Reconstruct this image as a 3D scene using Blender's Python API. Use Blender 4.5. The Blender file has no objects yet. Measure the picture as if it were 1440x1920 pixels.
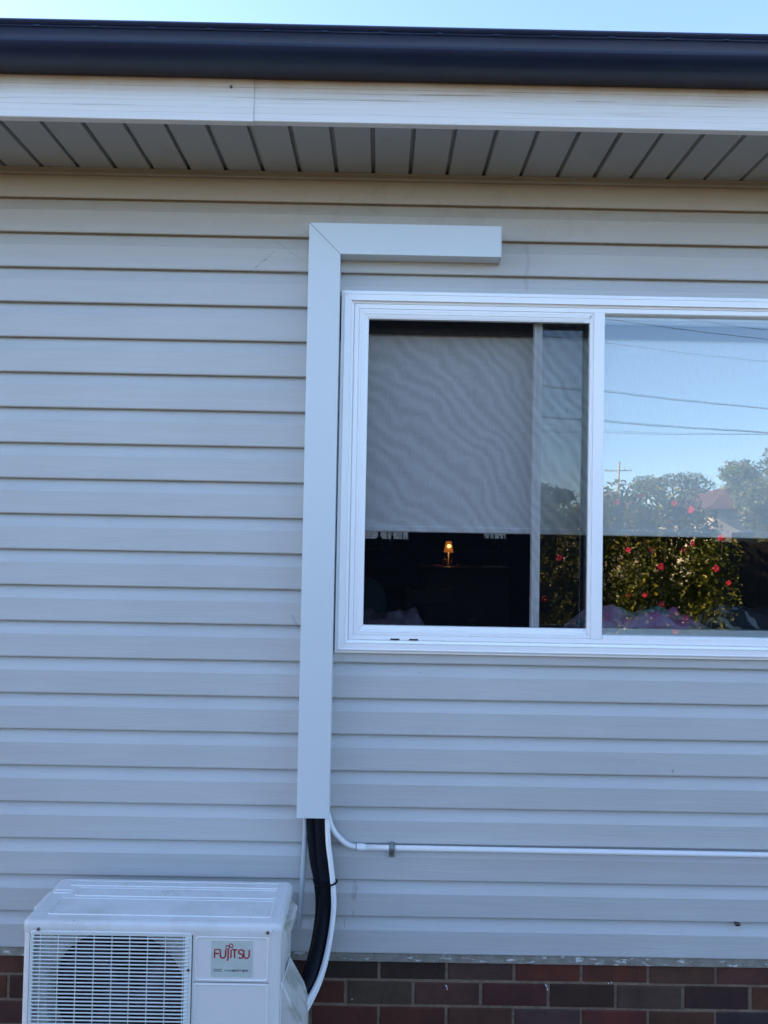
import bpy, bmesh, math, random
import numpy as np
from mathutils import Vector, Matrix, noise as mnoise
R = math.radians
S = bpy.context.scene
col = S.collection

# ------------------------------------------------------------------ camera, sky, sun, exposure
cd = bpy.data.cameras.new('camera'); cam = bpy.data.objects.new('camera', cd); col.objects.link(cam)
cd.sensor_fit = 'VERTICAL'; cd.sensor_height = 24; cd.sensor_width = 18; cd.lens = 18.0
cd.clip_start = .05; cd.clip_end = 4000
YAW, PIT, ROL = R(-0.215), R(1.656), R(1.06)
_f = Vector((-math.sin(YAW)*math.cos(PIT), math.cos(YAW)*math.cos(PIT), math.sin(PIT)))
_r0 = Vector((math.cos(YAW), math.sin(YAW), 0)); _u0 = _r0.cross(_f)
_r = _r0*math.cos(ROL)+_u0*math.sin(ROL); _u = -_r0*math.sin(ROL)+_u0*math.cos(ROL)
cam.matrix_world = Matrix(((_r.x, _u.x, -_f.x, 0), (_r.y, _u.y, -_f.y, -2.74), (_r.z, _u.z, -_f.z, 1.8), (0, 0, 0, 1)))
S.camera = cam

SUN_EL, SUN_AZ = 29.0, -79.0          # azimuth measured from +Y (behind the house), negative to the left
w = bpy.data.worlds.new('World'); S.world = w; w.use_nodes = True
nt = w.node_tree; bg = nt.nodes['Background']
sky = nt.nodes.new('ShaderNodeTexSky'); sky.sky_type = 'NISHITA'; sky.sun_disc = False
sky.sun_elevation = R(SUN_EL); sky.sun_rotation = R(SUN_AZ)
sky.air_density = 0.72; sky.dust_density = 0.35; sky.ozone_density = 3.4
tint = nt.nodes.new('ShaderNodeMixRGB'); tint.blend_type = 'MULTIPLY'; tint.inputs[0].default_value = 1; tint.inputs[2].default_value = (1.07, .985, .915, 1)   # white balance
nt.links.new(sky.outputs[0], tint.inputs[1]); nt.links.new(tint.outputs[0], bg.inputs[0]); bg.inputs[1].default_value = 0.13
sl = bpy.data.lights.new('sun', 'SUN'); so = bpy.data.objects.new('sun', sl); col.objects.link(so)
sl.energy = 5.0; sl.angle = R(.5); sl.color = (1, .78, .50)
sd = Vector((math.sin(R(SUN_AZ))*math.cos(R(SUN_EL)), math.cos(R(SUN_AZ))*math.cos(R(SUN_EL)), math.sin(R(SUN_EL))))
so.rotation_euler = sd.to_track_quat('Z', 'Y').to_euler(); so.location = sd*40
S.view_settings.view_transform = 'Standard'; S.view_settings.look = 'None'
S.view_settings.gamma = 1; S.view_settings.exposure = 2.42
S.cycles.max_bounces = 10; S.cycles.transparent_max_bounces = 16
S.cycles.diffuse_bounces = 5; S.cycles.glossy_bounces = 5

# ------------------------------------------------------------------ materials
def newmat(name):
    m = bpy.data.materials.new(name); m.use_nodes = True
    return m, m.node_tree, m.node_tree.nodes['Principled BSDF']
def N(t, kind, **kw):
    n = t.nodes.new(kind)
    for k, v in kw.items():
        if hasattr(n, k) and not k.startswith('i_'): setattr(n, k, v)
    return n
def mat(name, c, rough=.5, metal=0, spec=.5, var=0, vscale=8, bump=0, bscale=40, stretch=(1, 1, 1), dirt=None, dscale=6, dthr=.55, damt=.5):
    """principled with colour variation, bump and an optional patchy dirt colour"""
    m, t, p = newmat(name); L = t.links.new
    p.inputs['Roughness'].default_value = rough; p.inputs['Metallic'].default_value = metal
    p.inputs['Specular IOR Level'].default_value = spec
    tc = N(t, 'ShaderNodeTexCoord'); mp = N(t, 'ShaderNodeMapping'); L(tc.outputs['Object'], mp.inputs[0])
    mp.inputs['Scale'].default_value = stretch
    src = None
    rgb = N(t, 'ShaderNodeRGB'); rgb.outputs[0].default_value = (*c, 1); src = rgb.outputs[0]
    if var:
        n = N(t, 'ShaderNodeTexNoise'); n.inputs['Scale'].default_value = vscale; n.inputs['Detail'].default_value = 6
        L(mp.outputs[0], n.inputs['Vector'])
        r = N(t, 'ShaderNodeMapRange'); r.inputs['From Min'].default_value = .3; r.inputs['From Max'].default_value = .7
        r.inputs['To Min'].default_value = 1-var; r.inputs['To Max'].default_value = 1+var; L(n.outputs[0], r.inputs[0])
        mu = N(t, 'ShaderNodeMixRGB', blend_type='MULTIPLY'); mu.inputs[0].default_value = 1; L(src, mu.inputs[1]); L(r.outputs[0], mu.inputs[2]); src = mu.outputs[0]
    if dirt:
        n = N(t, 'ShaderNodeTexNoise'); n.inputs['Scale'].default_value = dscale; n.inputs['Detail'].default_value = 9; n.inputs['Roughness'].default_value = .65
        L(mp.outputs[0], n.inputs['Vector'])
        r = N(t, 'ShaderNodeMapRange'); r.inputs['From Min'].default_value = dthr; r.inputs['From Max'].default_value = dthr+.12
        r.inputs['To Max'].default_value = damt; L(n.outputs[0], r.inputs[0])
        mu = N(t, 'ShaderNodeMixRGB'); L(r.outputs[0], mu.inputs[0]); L(src, mu.inputs[1]); mu.inputs[2].default_value = (*dirt, 1); src = mu.outputs[0]
    L(src, p.inputs['Base Color'])
    if bump:
        n = N(t, 'ShaderNodeTexNoise'); n.inputs['Scale'].default_value = bscale; n.inputs['Detail'].default_value = 5
        L(mp.outputs[0], n.inputs['Vector'])
        b = N(t, 'ShaderNodeBump'); b.inputs['Strength'].default_value = bump; b.inputs['Distance'].default_value = .002
        L(n.outputs[0], b.inputs['Height']); L(b.outputs[0], p.inputs['Normal'])
    return m
def emis(name, c, s):
    m, t, p = newmat(name); p.inputs['Emission Color'].default_value = (*c, 1); p.inputs['Emission Strength'].default_value = s
    p.inputs['Base Color'].default_value = (*c, 1); return m

def math_(t, op, a, b=None, clamp=False):
    n = t.nodes.new('ShaderNodeMath'); n.operation = op; n.use_clamp = clamp
    for i, v in enumerate((a, b)):
        if v is None: continue
        if isinstance(v, (int, float)): n.inputs[i].default_value = v
        else: t.links.new(v, n.inputs[i])
    return n.outputs[0]
def rng(t, v, a, b, c=0., d=1., smooth=False):
    n = t.nodes.new('ShaderNodeMapRange'); t.links.new(v, n.inputs[0])
    if smooth: n.interpolation_type = 'SMOOTHSTEP'
    for i, x in zip(('From Min', 'From Max', 'To Min', 'To Max'), (a, b, c, d)): n.inputs[i].default_value = x
    return n.outputs[0]
def mix(t, f, a, b):
    n = t.nodes.new('ShaderNodeMixRGB')
    for i, v in enumerate((f, a, b)):
        if isinstance(v, (int, float)): n.inputs[i].default_value = v
        elif isinstance(v, tuple): n.inputs[i].default_value = (*v, 1)
        else: t.links.new(v, n.inputs[i])
    return n.outputs[0]
def nz(t, vec, scale, detail=4, rough=.5, st=None):
    if st:
        mp = t.nodes.new('ShaderNodeMapping'); t.links.new(vec, mp.inputs[0]); mp.inputs['Scale'].default_value = st; vec = mp.outputs[0]
    n = t.nodes.new('ShaderNodeTexNoise'); t.links.new(vec, n.inputs['Vector']); n.inputs['Scale'].default_value = scale
    n.inputs['Detail'].default_value = detail; n.inputs['Roughness'].default_value = rough
    return n.outputs[0]

def siding_material():
    m, t, p = newmat('vinyl siding'); L = t.links.new
    tc = N(t, 'ShaderNodeTexCoord'); O = tc.outputs['Object']
    sx = N(t, 'ShaderNodeSeparateXYZ'); L(O, sx.inputs[0]); X, Z = sx.outputs[0], sx.outputs[2]
    big = rng(t, nz(t, O, 1.7, 4), .3, .7, .955, 1.045)
    str_ = rng(t, nz(t, O, 1, 5, .6, (3.5, 3.5, 46)), .3, .7, .965, 1.035)
    f = math_(t, 'MULTIPLY', big, str_)
    base = N(t, 'ShaderNodeRGB'); base.outputs[0].default_value = (.492, .496, .488, 1)
    mu = N(t, 'ShaderNodeMixRGB', blend_type='MULTIPLY'); mu.inputs[0].default_value = 1; L(base.outputs[0], mu.inputs[1]); L(f, mu.inputs[2]); c = mu.outputs[0]
    # specks of dirt
    v = N(t, 'ShaderNodeTexVoronoi'); v.inputs['Scale'].default_value = 6.5; v.inputs['Randomness'].default_value = 1
    wob = N(t, 'ShaderNodeMixRGB', blend_type='ADD'); wob.inputs[0].default_value = .012; nn = N(t, 'ShaderNodeTexNoise'); nn.inputs['Scale'].default_value = 60; L(O, nn.inputs['Vector']); L(O, wob.inputs[1]); L(nn.outputs[1], wob.inputs[2])
    L(wob.outputs[0], v.inputs['Vector'])
    sp = rng(t, v.outputs['Distance'], .016, .024, 1, 0)
    gate = rng(t, nz(t, O, 2.3, 2), .5, .56)
    sp = math_(t, 'MULTIPLY', sp, gate)
    c = mix(t, math_(t, 'MULTIPLY', sp, .75), c, (.05, .045, .04))
    v2 = N(t, 'ShaderNodeTexVoronoi'); v2.inputs['Scale'].default_value = 21; L(wob.outputs[0], v2.inputs['Vector'])
    sp2 = math_(t, 'MULTIPLY', rng(t, v2.outputs['Distance'], .03, .05, 1, 0), rng(t, nz(t, O, 3.1, 3), .6, .66))
    c = mix(t, math_(t, 'MULTIPLY', sp2, .5), c, (.07, .06, .05))
    # mottled grime on the courses under the eave
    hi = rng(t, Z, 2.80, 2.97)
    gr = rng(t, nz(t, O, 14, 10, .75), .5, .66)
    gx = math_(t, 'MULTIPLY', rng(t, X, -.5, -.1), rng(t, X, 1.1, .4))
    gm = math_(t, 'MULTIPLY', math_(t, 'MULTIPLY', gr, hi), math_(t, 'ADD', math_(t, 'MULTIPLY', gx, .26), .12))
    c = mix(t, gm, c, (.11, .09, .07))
    c = mix(t, math_(t, 'MULTIPLY', rng(t, Z, 2.70, 3.02), .72), c, (.42, .325, .215))  # tan grime tone with the eave's shade painted in, stronger with height
    # stains and scuffs with their own place on the boards: (x0,z0,x1,z1,width,strength)
    cx = N(t, 'ShaderNodeCombineXYZ'); L(X, cx.inputs[0]); L(Z, cx.inputs[2])
    nv = N(t, 'ShaderNodeTexNoise'); nv.inputs['Scale'].default_value = 22; L(O, nv.inputs['Vector'])
    ad = N(t, 'ShaderNodeVectorMath', operation='MULTIPLY_ADD'); L(nv.outputs[1], ad.inputs[0]); ad.inputs[1].default_value = (.03, 0, .03); L(cx.outputs[0], ad.inputs[2])
    off = (.015, 0, .015)
    for x0, z0, x1, z1, wd, st in [(-.4705, 2.752, -.43, 2.785, .0022, .5), (-.437, 2.777, -.401, 2.812, .0016, .4), (-.30, 2.78, -.40, 2.85, .002, .25),
                                   (.512, 2.86, .510, 2.69, .011, .16), (-.069, .575, -.072, .52, .011, .22), (-.060, .55, -.066, .51, .003, .4), (-.094, .44, -.100, .415, .003, .35), (-.075, .47, -.078, .455, .004, .3),
                                   (-.29, 1.46, -.31, 1.50, .007, .22), (1.05, .98, 1.052, .99, .004, .5)]:
        a = Vector((x0+off[0], 0, z0+off[2])); b = Vector((x1+off[0], 0, z1+off[2])); d = b-a; l2 = d.length_squared
        s = N(t, 'ShaderNodeVectorMath', operation='SUBTRACT'); L(ad.outputs[0], s.inputs[0]); s.inputs[1].default_value = a
        dt = N(t, 'ShaderNodeVectorMath', operation='DOT_PRODUCT'); L(s.outputs[0], dt.inputs[0]); dt.inputs[1].default_value = d/l2
        h = math_(t, 'ADD', dt.outputs['Value'], 0, clamp=True)
        sc = N(t, 'ShaderNodeVectorMath', operation='SCALE'); sc.inputs[0].default_value = d; L(h, sc.inputs['Scale'])
        s2 = N(t, 'ShaderNodeVectorMath', operation='DISTANCE'); L(s.outputs[0], s2.inputs[0]); L(sc.outputs[0], s2.inputs[1])
        c = mix(t, math_(t, 'MULTIPLY', rng(t, s2.outputs['Value'], wd, wd*.3), st), c, (.09, .08, .07))
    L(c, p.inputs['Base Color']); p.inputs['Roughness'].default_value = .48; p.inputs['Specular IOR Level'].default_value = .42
    # embossed wood grain
    warp = N(t, 'ShaderNodeVectorMath', operation='MULTIPLY_ADD'); nw = N(t, 'ShaderNodeTexNoise'); nw.inputs['Scale'].default_value = 2.2; nw.inputs['Detail'].default_value = 2; L(O, nw.inputs['Vector'])
    L(nw.outputs[1], warp.inputs[0]); warp.inputs[1].default_value = (0, 0, .09); L(O, warp.inputs[2])
    g = nz(t, warp.outputs[0], 1, 5, .6, (4.5, 4.5, 150))
    b = N(t, 'ShaderNodeBump'); b.inputs['Strength'].default_value = .8; b.inputs['Distance'].default_value = .0013; L(g, b.inputs['Height'])
    b2 = N(t, 'ShaderNodeBump'); b2.inputs['Strength'].default_value = .22; b2.inputs['Distance'].default_value = .02; L(nz(t, O, 1, 3, .5, (1.3, 1, 9)), b2.inputs['Height']); L(b.outputs[0], b2.inputs['Normal'])
    L(b2.outputs[0], p.inputs['Normal'])
    return m

def fascia_material():
    m, t, p = newmat('white fascia'); L = t.links.new
    tc = N(t, 'ShaderNodeTexCoord'); O = tc.outputs['Object']; sx = N(t, 'ShaderNodeSeparateXYZ'); L(O, sx.inputs[0]); Z = sx.outputs[2]
    c = mix(t, rng(t, nz(t, O, 1, 4, .5, (.8, 5, 80)), .35, .65, 0, .4), (.80, .79, .77), (.66, .64, .60))
    sm = nz(t, O, 1, 6, .6, (2.0, 9, 150))
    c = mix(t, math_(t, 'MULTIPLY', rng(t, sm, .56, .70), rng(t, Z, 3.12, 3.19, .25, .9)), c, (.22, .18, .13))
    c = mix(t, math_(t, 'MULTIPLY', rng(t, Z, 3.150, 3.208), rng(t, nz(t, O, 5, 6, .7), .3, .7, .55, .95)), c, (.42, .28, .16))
    c = mix(t, math_(t, 'MULTIPLY', rng(t, nz(t, O, 60, 6, .8), .66, .72), .6), c, (.15, .12, .09))
    L(c, p.inputs['Base Color']); p.inputs['Roughness'].default_value = .42
    return m

def brick_material():
    m, t, p = newmat('clay brick'); L = t.links.new
    at = N(t, 'ShaderNodeVertexColor'); at.layer_name = 'Col'
    tc = N(t, 'ShaderNodeTexCoord'); O = tc.outputs['Object']
    c = mix(t, rng(t, nz(t, O, 30, 8, .7), .3, .7, 0, .6), at.outputs[0], (.066, .038, .030))
    c = mix(t, rng(t, nz(t, O, 9, 4, .6), .4, .75, 0, .5), c, (.026, .018, .016))
    c = mix(t, math_(t, 'MULTIPLY', rng(t, nz(t, O, 1, 6, .75, (70, 70, 28)), .66, .72), .5), c, (.26, .22, .19))
    L(c, p.inputs['Base Color']); p.inputs['Roughness'].default_value = .8; p.inputs['Specular IOR Level'].default_value = .14
    b = N(t, 'ShaderNodeBump'); b.inputs['Strength'].default_value = .55; b.inputs['Distance'].default_value = .003; L(nz(t, O, 90, 6, .7), b.inputs['Height']); L(b.outputs[0], p.inputs['Normal'])
    return m

def ledge_material():
    m, t, p = newmat('flaking painted ledge'); L = t.links.new
    tc = N(t, 'ShaderNodeTexCoord'); O = tc.outputs['Object']
    c = mix(t, rng(t, nz(t, O, 25, 6, .7), .35, .65), (.20, .18, .15), (.32, .30, .26))
    fl = rng(t, nz(t, O, 1, 7, .68, (17, 17, 60)), .565, .58)
    c = mix(t, fl, c, (.66, .66, .62))
    L(c, p.inputs['Base Color']); p.inputs['Roughness'].default_value = .7
    b = N(t, 'ShaderNodeBump'); b.inputs['Strength'].default_value = .8; b.inputs['Distance'].default_value = .004; L(fl, b.inputs['Height']); L(b.outputs[0], p.inputs['Normal'])
    return m

def glass_material(name, refl):
    m, t, p = newmat(name); L = t.links.new; t.nodes.remove(p)
    out = t.nodes['Material Output']
    tr = N(t, 'ShaderNodeBsdfTransparent'); tr.inputs[0].default_value = (.95, .98, .97, 1)
    gl = N(t, 'ShaderNodeBsdfGlossy'); gl.inputs['Roughness'].default_value = .0; gl.inputs[0].default_value = (.95, 1, 1, 1)
    fr = N(t, 'ShaderNodeFresnel'); fr.inputs[0].default_value = 1.52
    tc = N(t, 'ShaderNodeTexCoord')
    b = N(t, 'ShaderNodeBump'); b.inputs['Strength'].default_value = .012; b.inputs['Distance'].default_value = .015; L(nz(t, tc.outputs['Object'], 3.0, 2), b.inputs['Height']); L(b.outputs[0], gl.inputs['Normal'])
    f = math_(t, 'ADD', fr.outputs[0], refl, clamp=True)
    mx = N(t, 'ShaderNodeMixShader'); L(f, mx.inputs[0]); L(tr.outputs[0], mx.inputs[1]); L(gl.outputs[0], mx.inputs[2]); L(mx.outputs[0], out.inputs[0])
    return m

def screen_material():
    m, t, p = newmat('insect mesh'); L = t.links.new
    out = t.nodes['Material Output']
    p.inputs['Base Color'].default_value = (.006, .007, .009, 1); p.inputs['Roughness'].default_value = .9; p.inputs['Specular IOR Level'].default_value = .03
    tr = N(t, 'ShaderNodeBsdfTransparent')
    tc = N(t, 'ShaderNodeTexCoord'); O = tc.outputs['Object']
    sx = N(t, 'ShaderNodeSeparateXYZ'); L(O, sx.inputs[0]); X, Z = sx.outputs[0], sx.outputs[2]
    # moire ripple against the blind weave, painted as diagonal waves of mesh opacity
    n1 = N(t, 'ShaderNodeTexNoise'); n1.inputs['Scale'].default_value = 4.5; n1.inputs['Detail'].default_value = 3; L(O, n1.inputs['Vector'])
    x2 = math_(t, 'MULTIPLY', math_(t, 'POWER', math_(t, 'ADD', X, .15), 1.7), 1.1)
    ph = math_(t, 'ADD', math_(t, 'ADD', Z, x2), math_(t, 'MULTIPLY', n1.outputs[0], .26))
    wv = math_(t, 'SINE', math_(t, 'MULTIPLY', ph, 92))
    wv2 = math_(t, 'SINE', math_(t, 'MULTIPLY', math_(t, 'ADD', ph, math_(t, 'MULTIPLY', X, .35)), 31))
    wave = math_(t, 'ADD', math_(t, 'MULTIPLY', wv, .046), math_(t, 'MULTIPLY', wv2, .012))
    th = math_(t, 'MULTIPLY', math_(t, 'SUBTRACT', nz(t, O, 1, 2, .5, (420, 1, 18)), .5), .22)
    tv = math_(t, 'MULTIPLY', math_(t, 'SUBTRACT', nz(t, O, 1, 2, .5, (18, 1, 420)), .5), .16)
    f = math_(t, 'ADD', math_(t, 'ADD', math_(t, 'ADD', wave, th), tv), .42, clamp=True)
    mx = N(t, 'ShaderNodeMixShader'); L(f, mx.inputs[0]); L(tr.outputs[0], mx.inputs[1]); L(p.outputs[0], mx.inputs[2]); L(mx.outputs[0], out.inputs[0])
    return m

def leaf_material(name, c1, c2, c3, attr='Col'):
    m, t, p = newmat(name); L = t.links.new; out = t.nodes['Material Output']
    at = N(t, 'ShaderNodeVertexColor'); at.layer_name = 'Col'; sep = N(t, 'ShaderNodeSeparateColor'); L(at.outputs[0], sep.inputs[0])
    c = mix(t, sep.outputs[0], c1, c2); c = mix(t, rng(t, sep.outputs[1], .93, .96), c, c3)
    L(c, p.inputs['Base Color']); p.inputs['Roughness'].default_value = .38
    tl = N(t, 'ShaderNodeBsdfTranslucent'); L(c, tl.inputs[0])
    mx = N(t, 'ShaderNodeMixShader'); mx.inputs[0].default_value = .42; L(p.outputs[0], mx.inputs[1]); L(tl.outputs[0], mx.inputs[2]); L(mx.outputs[0], out.inputs[0])
    return m

def lid_material():
    m, t, p = newmat('weathered lid enamel'); L = t.links.new
    tc = N(t, 'ShaderNodeTexCoord'); O = tc.outputs['Object']; sx = N(t, 'ShaderNodeSeparateXYZ'); L(O, sx.inputs[0])
    c = mix(t, rng(t, nz(t, O, 5, 8, .65), .45, .80), (.68, .68, .67), (.50, .49, .45))
    c = mix(t, math_(t, 'MULTIPLY', rng(t, nz(t, O, 26, 9, .8), .60, .72), .6), c, (.36, .35, .29))
    v = N(t, 'ShaderNodeTexVoronoi'); v.inputs['Scale'].default_value = 17; L(O, v.inputs['Vector'])
    c = mix(t, rng(t, v.outputs['Distance'], .03, .05, .7, 0), c, (.12, .11, .1))
    L(c, p.inputs['Base Color']); L(rng(t, nz(t, O, 9, 5), .3, .7, .25, .5), p.inputs['Roughness'])
    return m

M = dict(
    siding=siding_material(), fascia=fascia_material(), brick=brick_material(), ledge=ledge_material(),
    mortar=mat('mortar', (.19, .13, .09), .9, var=.25, vscale=60, bump=.6, bscale=200),
    gutter=mat('deep ocean gutter', (.016, .027, .064), .30, spec=.32, var=.12, vscale=3, stretch=(1, 1, 6), dirt=(.10, .10, .12), dscale=5, dthr=.62, damt=.25),
    gutterback=mat('gutter inside', (.2, .2, .2), .6),
    roof=mat('roof metal', (.05, .055, .07), .45),
    soffit=mat('soffit board', (.35, .365, .36), .5, var=.05, vscale=2.5, dirt=(.22, .2, .17), dscale=7, dthr=.63, damt=.35),
    trim=mat('soffit trim', (.34, .31, .26), .55, var=.06),
    frame=mat('white window aluminium', (.90, .90, .90), .28, spec=.5, var=.012, vscale=3, dirt=(.55, .52, .47), dscale=5, dthr=.64, damt=.25),
    cover=mat('pipe cover steel', (.62, .665, .68), .36, spec=.5, var=.012, vscale=2),
    coverin=mat('dark joint', (.02, .02, .02), .8),
    ac=mat('outdoor unit enamel', (.71, .70, .685), .34, var=.015, vscale=4, dirt=(.4, .38, .34), dscale=6, dthr=.66, damt=.4),
    lid=lid_material(),
    grille=mat('grille plastic', (.66, .70, .68), .42, var=.03, vscale=12),
    dark=mat('dark recess', (.012, .012, .015), .7),
    shroud=mat('fan shroud', (.50, .52, .50), .5, var=.2, vscale=9, dirt=(.12, .11, .1), dscale=14, dthr=.5, damt=.6),
    fan=mat('fan plastic', (.024, .02, .036), .35),
    valve=mat('grimy valve cover', (.53, .52, .49), .55, var=.08, vscale=9, dirt=(.25, .27, .21), dscale=11, dthr=.50, damt=.75),
    badge=mat('faded silver sticker', (.50, .55, .51), .35, var=.05, vscale=25),
    red=mat('red print', (.36, .018, .03), .5), grey=mat('grey print', (.07, .09, .11), .5),
    screw=mat('screw metal', (.16, .15, .14), .4, metal=.8),
    foam=mat('black pipe lagging', (.004, .006, .011), .45, spec=.14, var=.2, vscale=30),
    pvc=mat('white plastic conduit', (.76, .77, .77), .35, var=.02, vscale=14),
    pvcgrey=mat('pale grey drain pipe', (.44, .49, .52), .35),
    tie=mat('black nylon', (.004, .004, .005), .6, spec=.1),
    clip=mat('galvanised steel', (.22, .25, .25), .5, metal=.5, var=.25, vscale=70),
    glass=glass_material('window glass', .13), sashglass=glass_material('sash glass', .11),
    mesh=screen_material(),
    blind=mat('blind cloth', (.82, .82, .81), .8, var=.05, vscale=1, stretch=(260, 1, 25)),
    bar=mat('blind bar', (.85, .86, .86), .3),
    pelmet=mat('dark pelmet', (.035, .03, .027), .55),
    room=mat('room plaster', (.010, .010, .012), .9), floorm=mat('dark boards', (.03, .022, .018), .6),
    wood=mat('dark timber', (.02, .011, .007), .4, var=.2, vscale=5, stretch=(1, 8, 8)),
    sofa=mat('navy upholstery', (.02, .025, .045), .9),
    grass=None, snail=mat('snail shell', (.05, .028, .016), .3, var=.3, vscale=150),
    bark=mat('bark', (.10, .075, .05), .9, var=.3, vscale=20, bump=.8, bscale=60),
    fence=mat('weathered palings', (.022, .02, .02), .85, var=.35, vscale=7, stretch=(6, 1, .6)),
    tile=mat('red roof tiles', (.12, .055, .047), .7, var=.2, vscale=14, bump=1, bscale=30),
    browntile=mat('brown roof tiles', (.17, .10, .085), .8, var=.2, vscale=14), render=mat('cream wall', (.62, .52, .40), .8, var=.03), glassdark=mat('dark window pane', (.02, .025, .03), .1),
    pole=mat('weathered pole timber', (.45, .39, .31), .9, var=.2), wire=mat('cable', (.12, .125, .13), .5), ceramic=mat('insulator', (.4, .25, .2), .3),
    petal=mat('red petals', (.62, .02, .055), .5, var=.12, vscale=30), stamen=mat('yellow stamen', (.7, .5, .05), .6),
    yleaf=mat('yellow leaf', (.62, .42, .03), .5),
    teal=mat('teal cushion cloth', (.007, .035, .035), .9), mauve=mat('mauve blanket', (.13, .10, .13), .95, var=.3, vscale=22),
    concrete=mat('concrete slab', (.30, .29, .27), .85, var=.15, vscale=14, bump=.5, bscale=90),
    bottle=mat('blue glass bottle', (.03, .12, .30), .15), amber=mat('amber bottle', (.5, .28, .08), .25), wax=mat('pink wax', (.65, .20, .22), .5),
    stool=mat('white painted stool', (.16, .17, .18), .5),
)

# ------------------------------------------------------------------ mesh helpers
class MB:
    def __init__(s): s.v = []; s.f = []; s.c = []
    def add(s, vs, fs, c=None):
        o = len(s.v); s.v += [tuple(v) for v in vs]; s.f += [tuple(i+o for i in f) for f in fs]
        s.c += [c]*len(fs); return s
    def box(s, x0, x1, y0, y1, z0, z1, c=None):
        v = [(x0, y0, z0), (x1, y0, z0), (x1, y1, z0), (x0, y1, z0), (x0, y0, z1), (x1, y0, z1), (x1, y1, z1), (x0, y1, z1)]
        return s.add(v, [(0, 3, 2, 1), (4, 5, 6, 7), (0, 1, 5, 4), (1, 2, 6, 5), (2, 3, 7, 6), (3, 0, 4, 7)], c)
    def tube(s, pts, r, n=14, cap=True, c=None, closed=False):
        pts = [Vector(p) for p in pts]; m = len(pts)
        rr = r if isinstance(r, (list, tuple)) else [r]*m
        vs = []; up = None
        for i, p in enumerate(pts):
            if closed: d = (pts[(i+1) % m]-pts[i-1])
            else: d = (pts[min(i+1, m-1)]-pts[max(i-1, 0)])
            d.normalize()
            if up is None:
                up = Vector((0, 0, 1)) if abs(d.z) < .9 else Vector((0, 1, 0))
            a = up-d*up.dot(d)
            if a.length < 1e-6: a = Vector((1, 0, 0))
            a.normalize(); up = a; b = d.cross(a)
            for k in range(n):
                t = 2*math.pi*k/n; vs.append(p+(a*math.cos(t)+b*math.sin(t))*rr[i])
        fs = []
        for i in range(m if closed else m-1):
            for k in range(n):
                j = (i+1) % m
                fs.append((i*n+k, i*n+(k+1) % n, j*n+(k+1) % n, j*n+k))
        if cap and not closed:
            fs.append(tuple(range(n))[::-1]); fs.append(tuple((m-1)*n+k for k in range(n)))
        return s.add(vs, fs, c)
    def prism(s, poly, y0, y1, c=None):
        """poly: (x,z) outline, extruded from y0 to y1"""
        n = len(poly); v = [(x, y0, z) for x, z in poly]+[(x, y1, z) for x, z in poly]
        return s.add(v, [tuple(range(n)), tuple(range(n, 2*n))[::-1]]+[(i, (i+1) % n+0, (i+1) % n+n, i+n)[::-1] for i in range(n)], c)
    def extrude_x(s, prof, xs, wob=None, c=None):
        """prof: (y,z) open polyline, swept along the xs"""
        n = len(prof); vs = []
        for x in xs:
            for j, (y, z) in enumerate(prof):
                dy, dz = wob(x, j) if wob else (0, 0); vs.append((x, y+dy, z+dz))
        fs = [(i*n+j, i*n+j+1, (i+1)*n+j+1, (i+1)*n+j) for i in range(len(xs)-1) for j in range(n-1)]
        return s.add(vs, fs, c)
    def ring(s, A, B, c=None):
        n = len(A); return s.add(list(A)+list(B), [(i, (i+1) % n, (i+1) % n+n, i+n) for i in range(n)], c)
    def ball(s, c0, r, nu=16, nv=10, sc=(1, 1, 1)):
        vs = []; fs = []
        for i in range(nv+1):
            a = math.pi*i/nv
            for k in range(nu):
                b = 2*math.pi*k/nu
                vs.append((c0[0]+r*sc[0]*math.sin(a)*math.cos(b), c0[1]+r*sc[1]*math.sin(a)*math.sin(b), c0[2]+r*sc[2]*math.cos(a)))
        for i in range(nv):
            for k in range(nu): fs.append((i*nu+k, (i+1)*nu+k, (i+1)*nu+(k+1) % nu, i*nu+(k+1) % nu))
        return s.add(vs, fs)
    def lathe(s, c0, prof, n=20):
        vs = []; fs = []
        for r, z in prof:
            for k in range(n):
                b = 2*math.pi*k/n; vs.append((c0[0]+r*math.cos(b), c0[1]+r*math.sin(b), c0[2]+z))
        for i in range(len(prof)-1):
            for k in range(n): fs.append((i*n+k, i*n+(k+1) % n, (i+1)*n+(k+1) % n, (i+1)*n+k))
        return s.add(vs, fs)
    def build(s, name, m, parent=None, org=None, smooth=False, bevel=0, seg=2, recalc=True):
        o0 = Vector(org) if org is not None else (Vector(ORG.get(parent.name, (0, 0, 0))) if parent else Vector((0, 0, 0)))
        me = bpy.data.meshes.new(name); me.from_pydata([tuple(Vector(v)-o0) for v in s.v], [], s.f); me.update()
        if any(c is not None for c in s.c):
            a = me.color_attributes.new('Col', 'FLOAT_COLOR', 'CORNER'); k = 0
            for p in me.polygons:
                cc = s.c[p.index] or (1, 1, 1)
                for li in p.loop_indices: a.data[li].color = (*cc, 1)
        if recalc:
            b = bmesh.new(); b.from_mesh(me); bmesh.ops.recalc_face_normals(b, faces=b.faces); b.to_mesh(me); b.free()
        o = bpy.data.objects.new(name, me); me.materials.append(M[m] if isinstance(m, str) else m); col.objects.link(o)
        if parent: o.parent = parent; ORG[o.name] = tuple(o0)
        else: o.location = o0; ORG[o.name] = tuple(o0)
        if smooth:
            for p in me.polygons: p.use_smooth = True
            if smooth != 'all':
                try: me.set_sharp_from_angle(angle=R(40))
                except Exception: pass
        if bevel:
            bm_ = o.modifiers.new('bevel', 'BEVEL'); bm_.width = bevel; bm_.segments = seg; bm_.limit_method = 'ANGLE'; bm_.angle_limit = R(35)
        return o
ORG = {}
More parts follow.
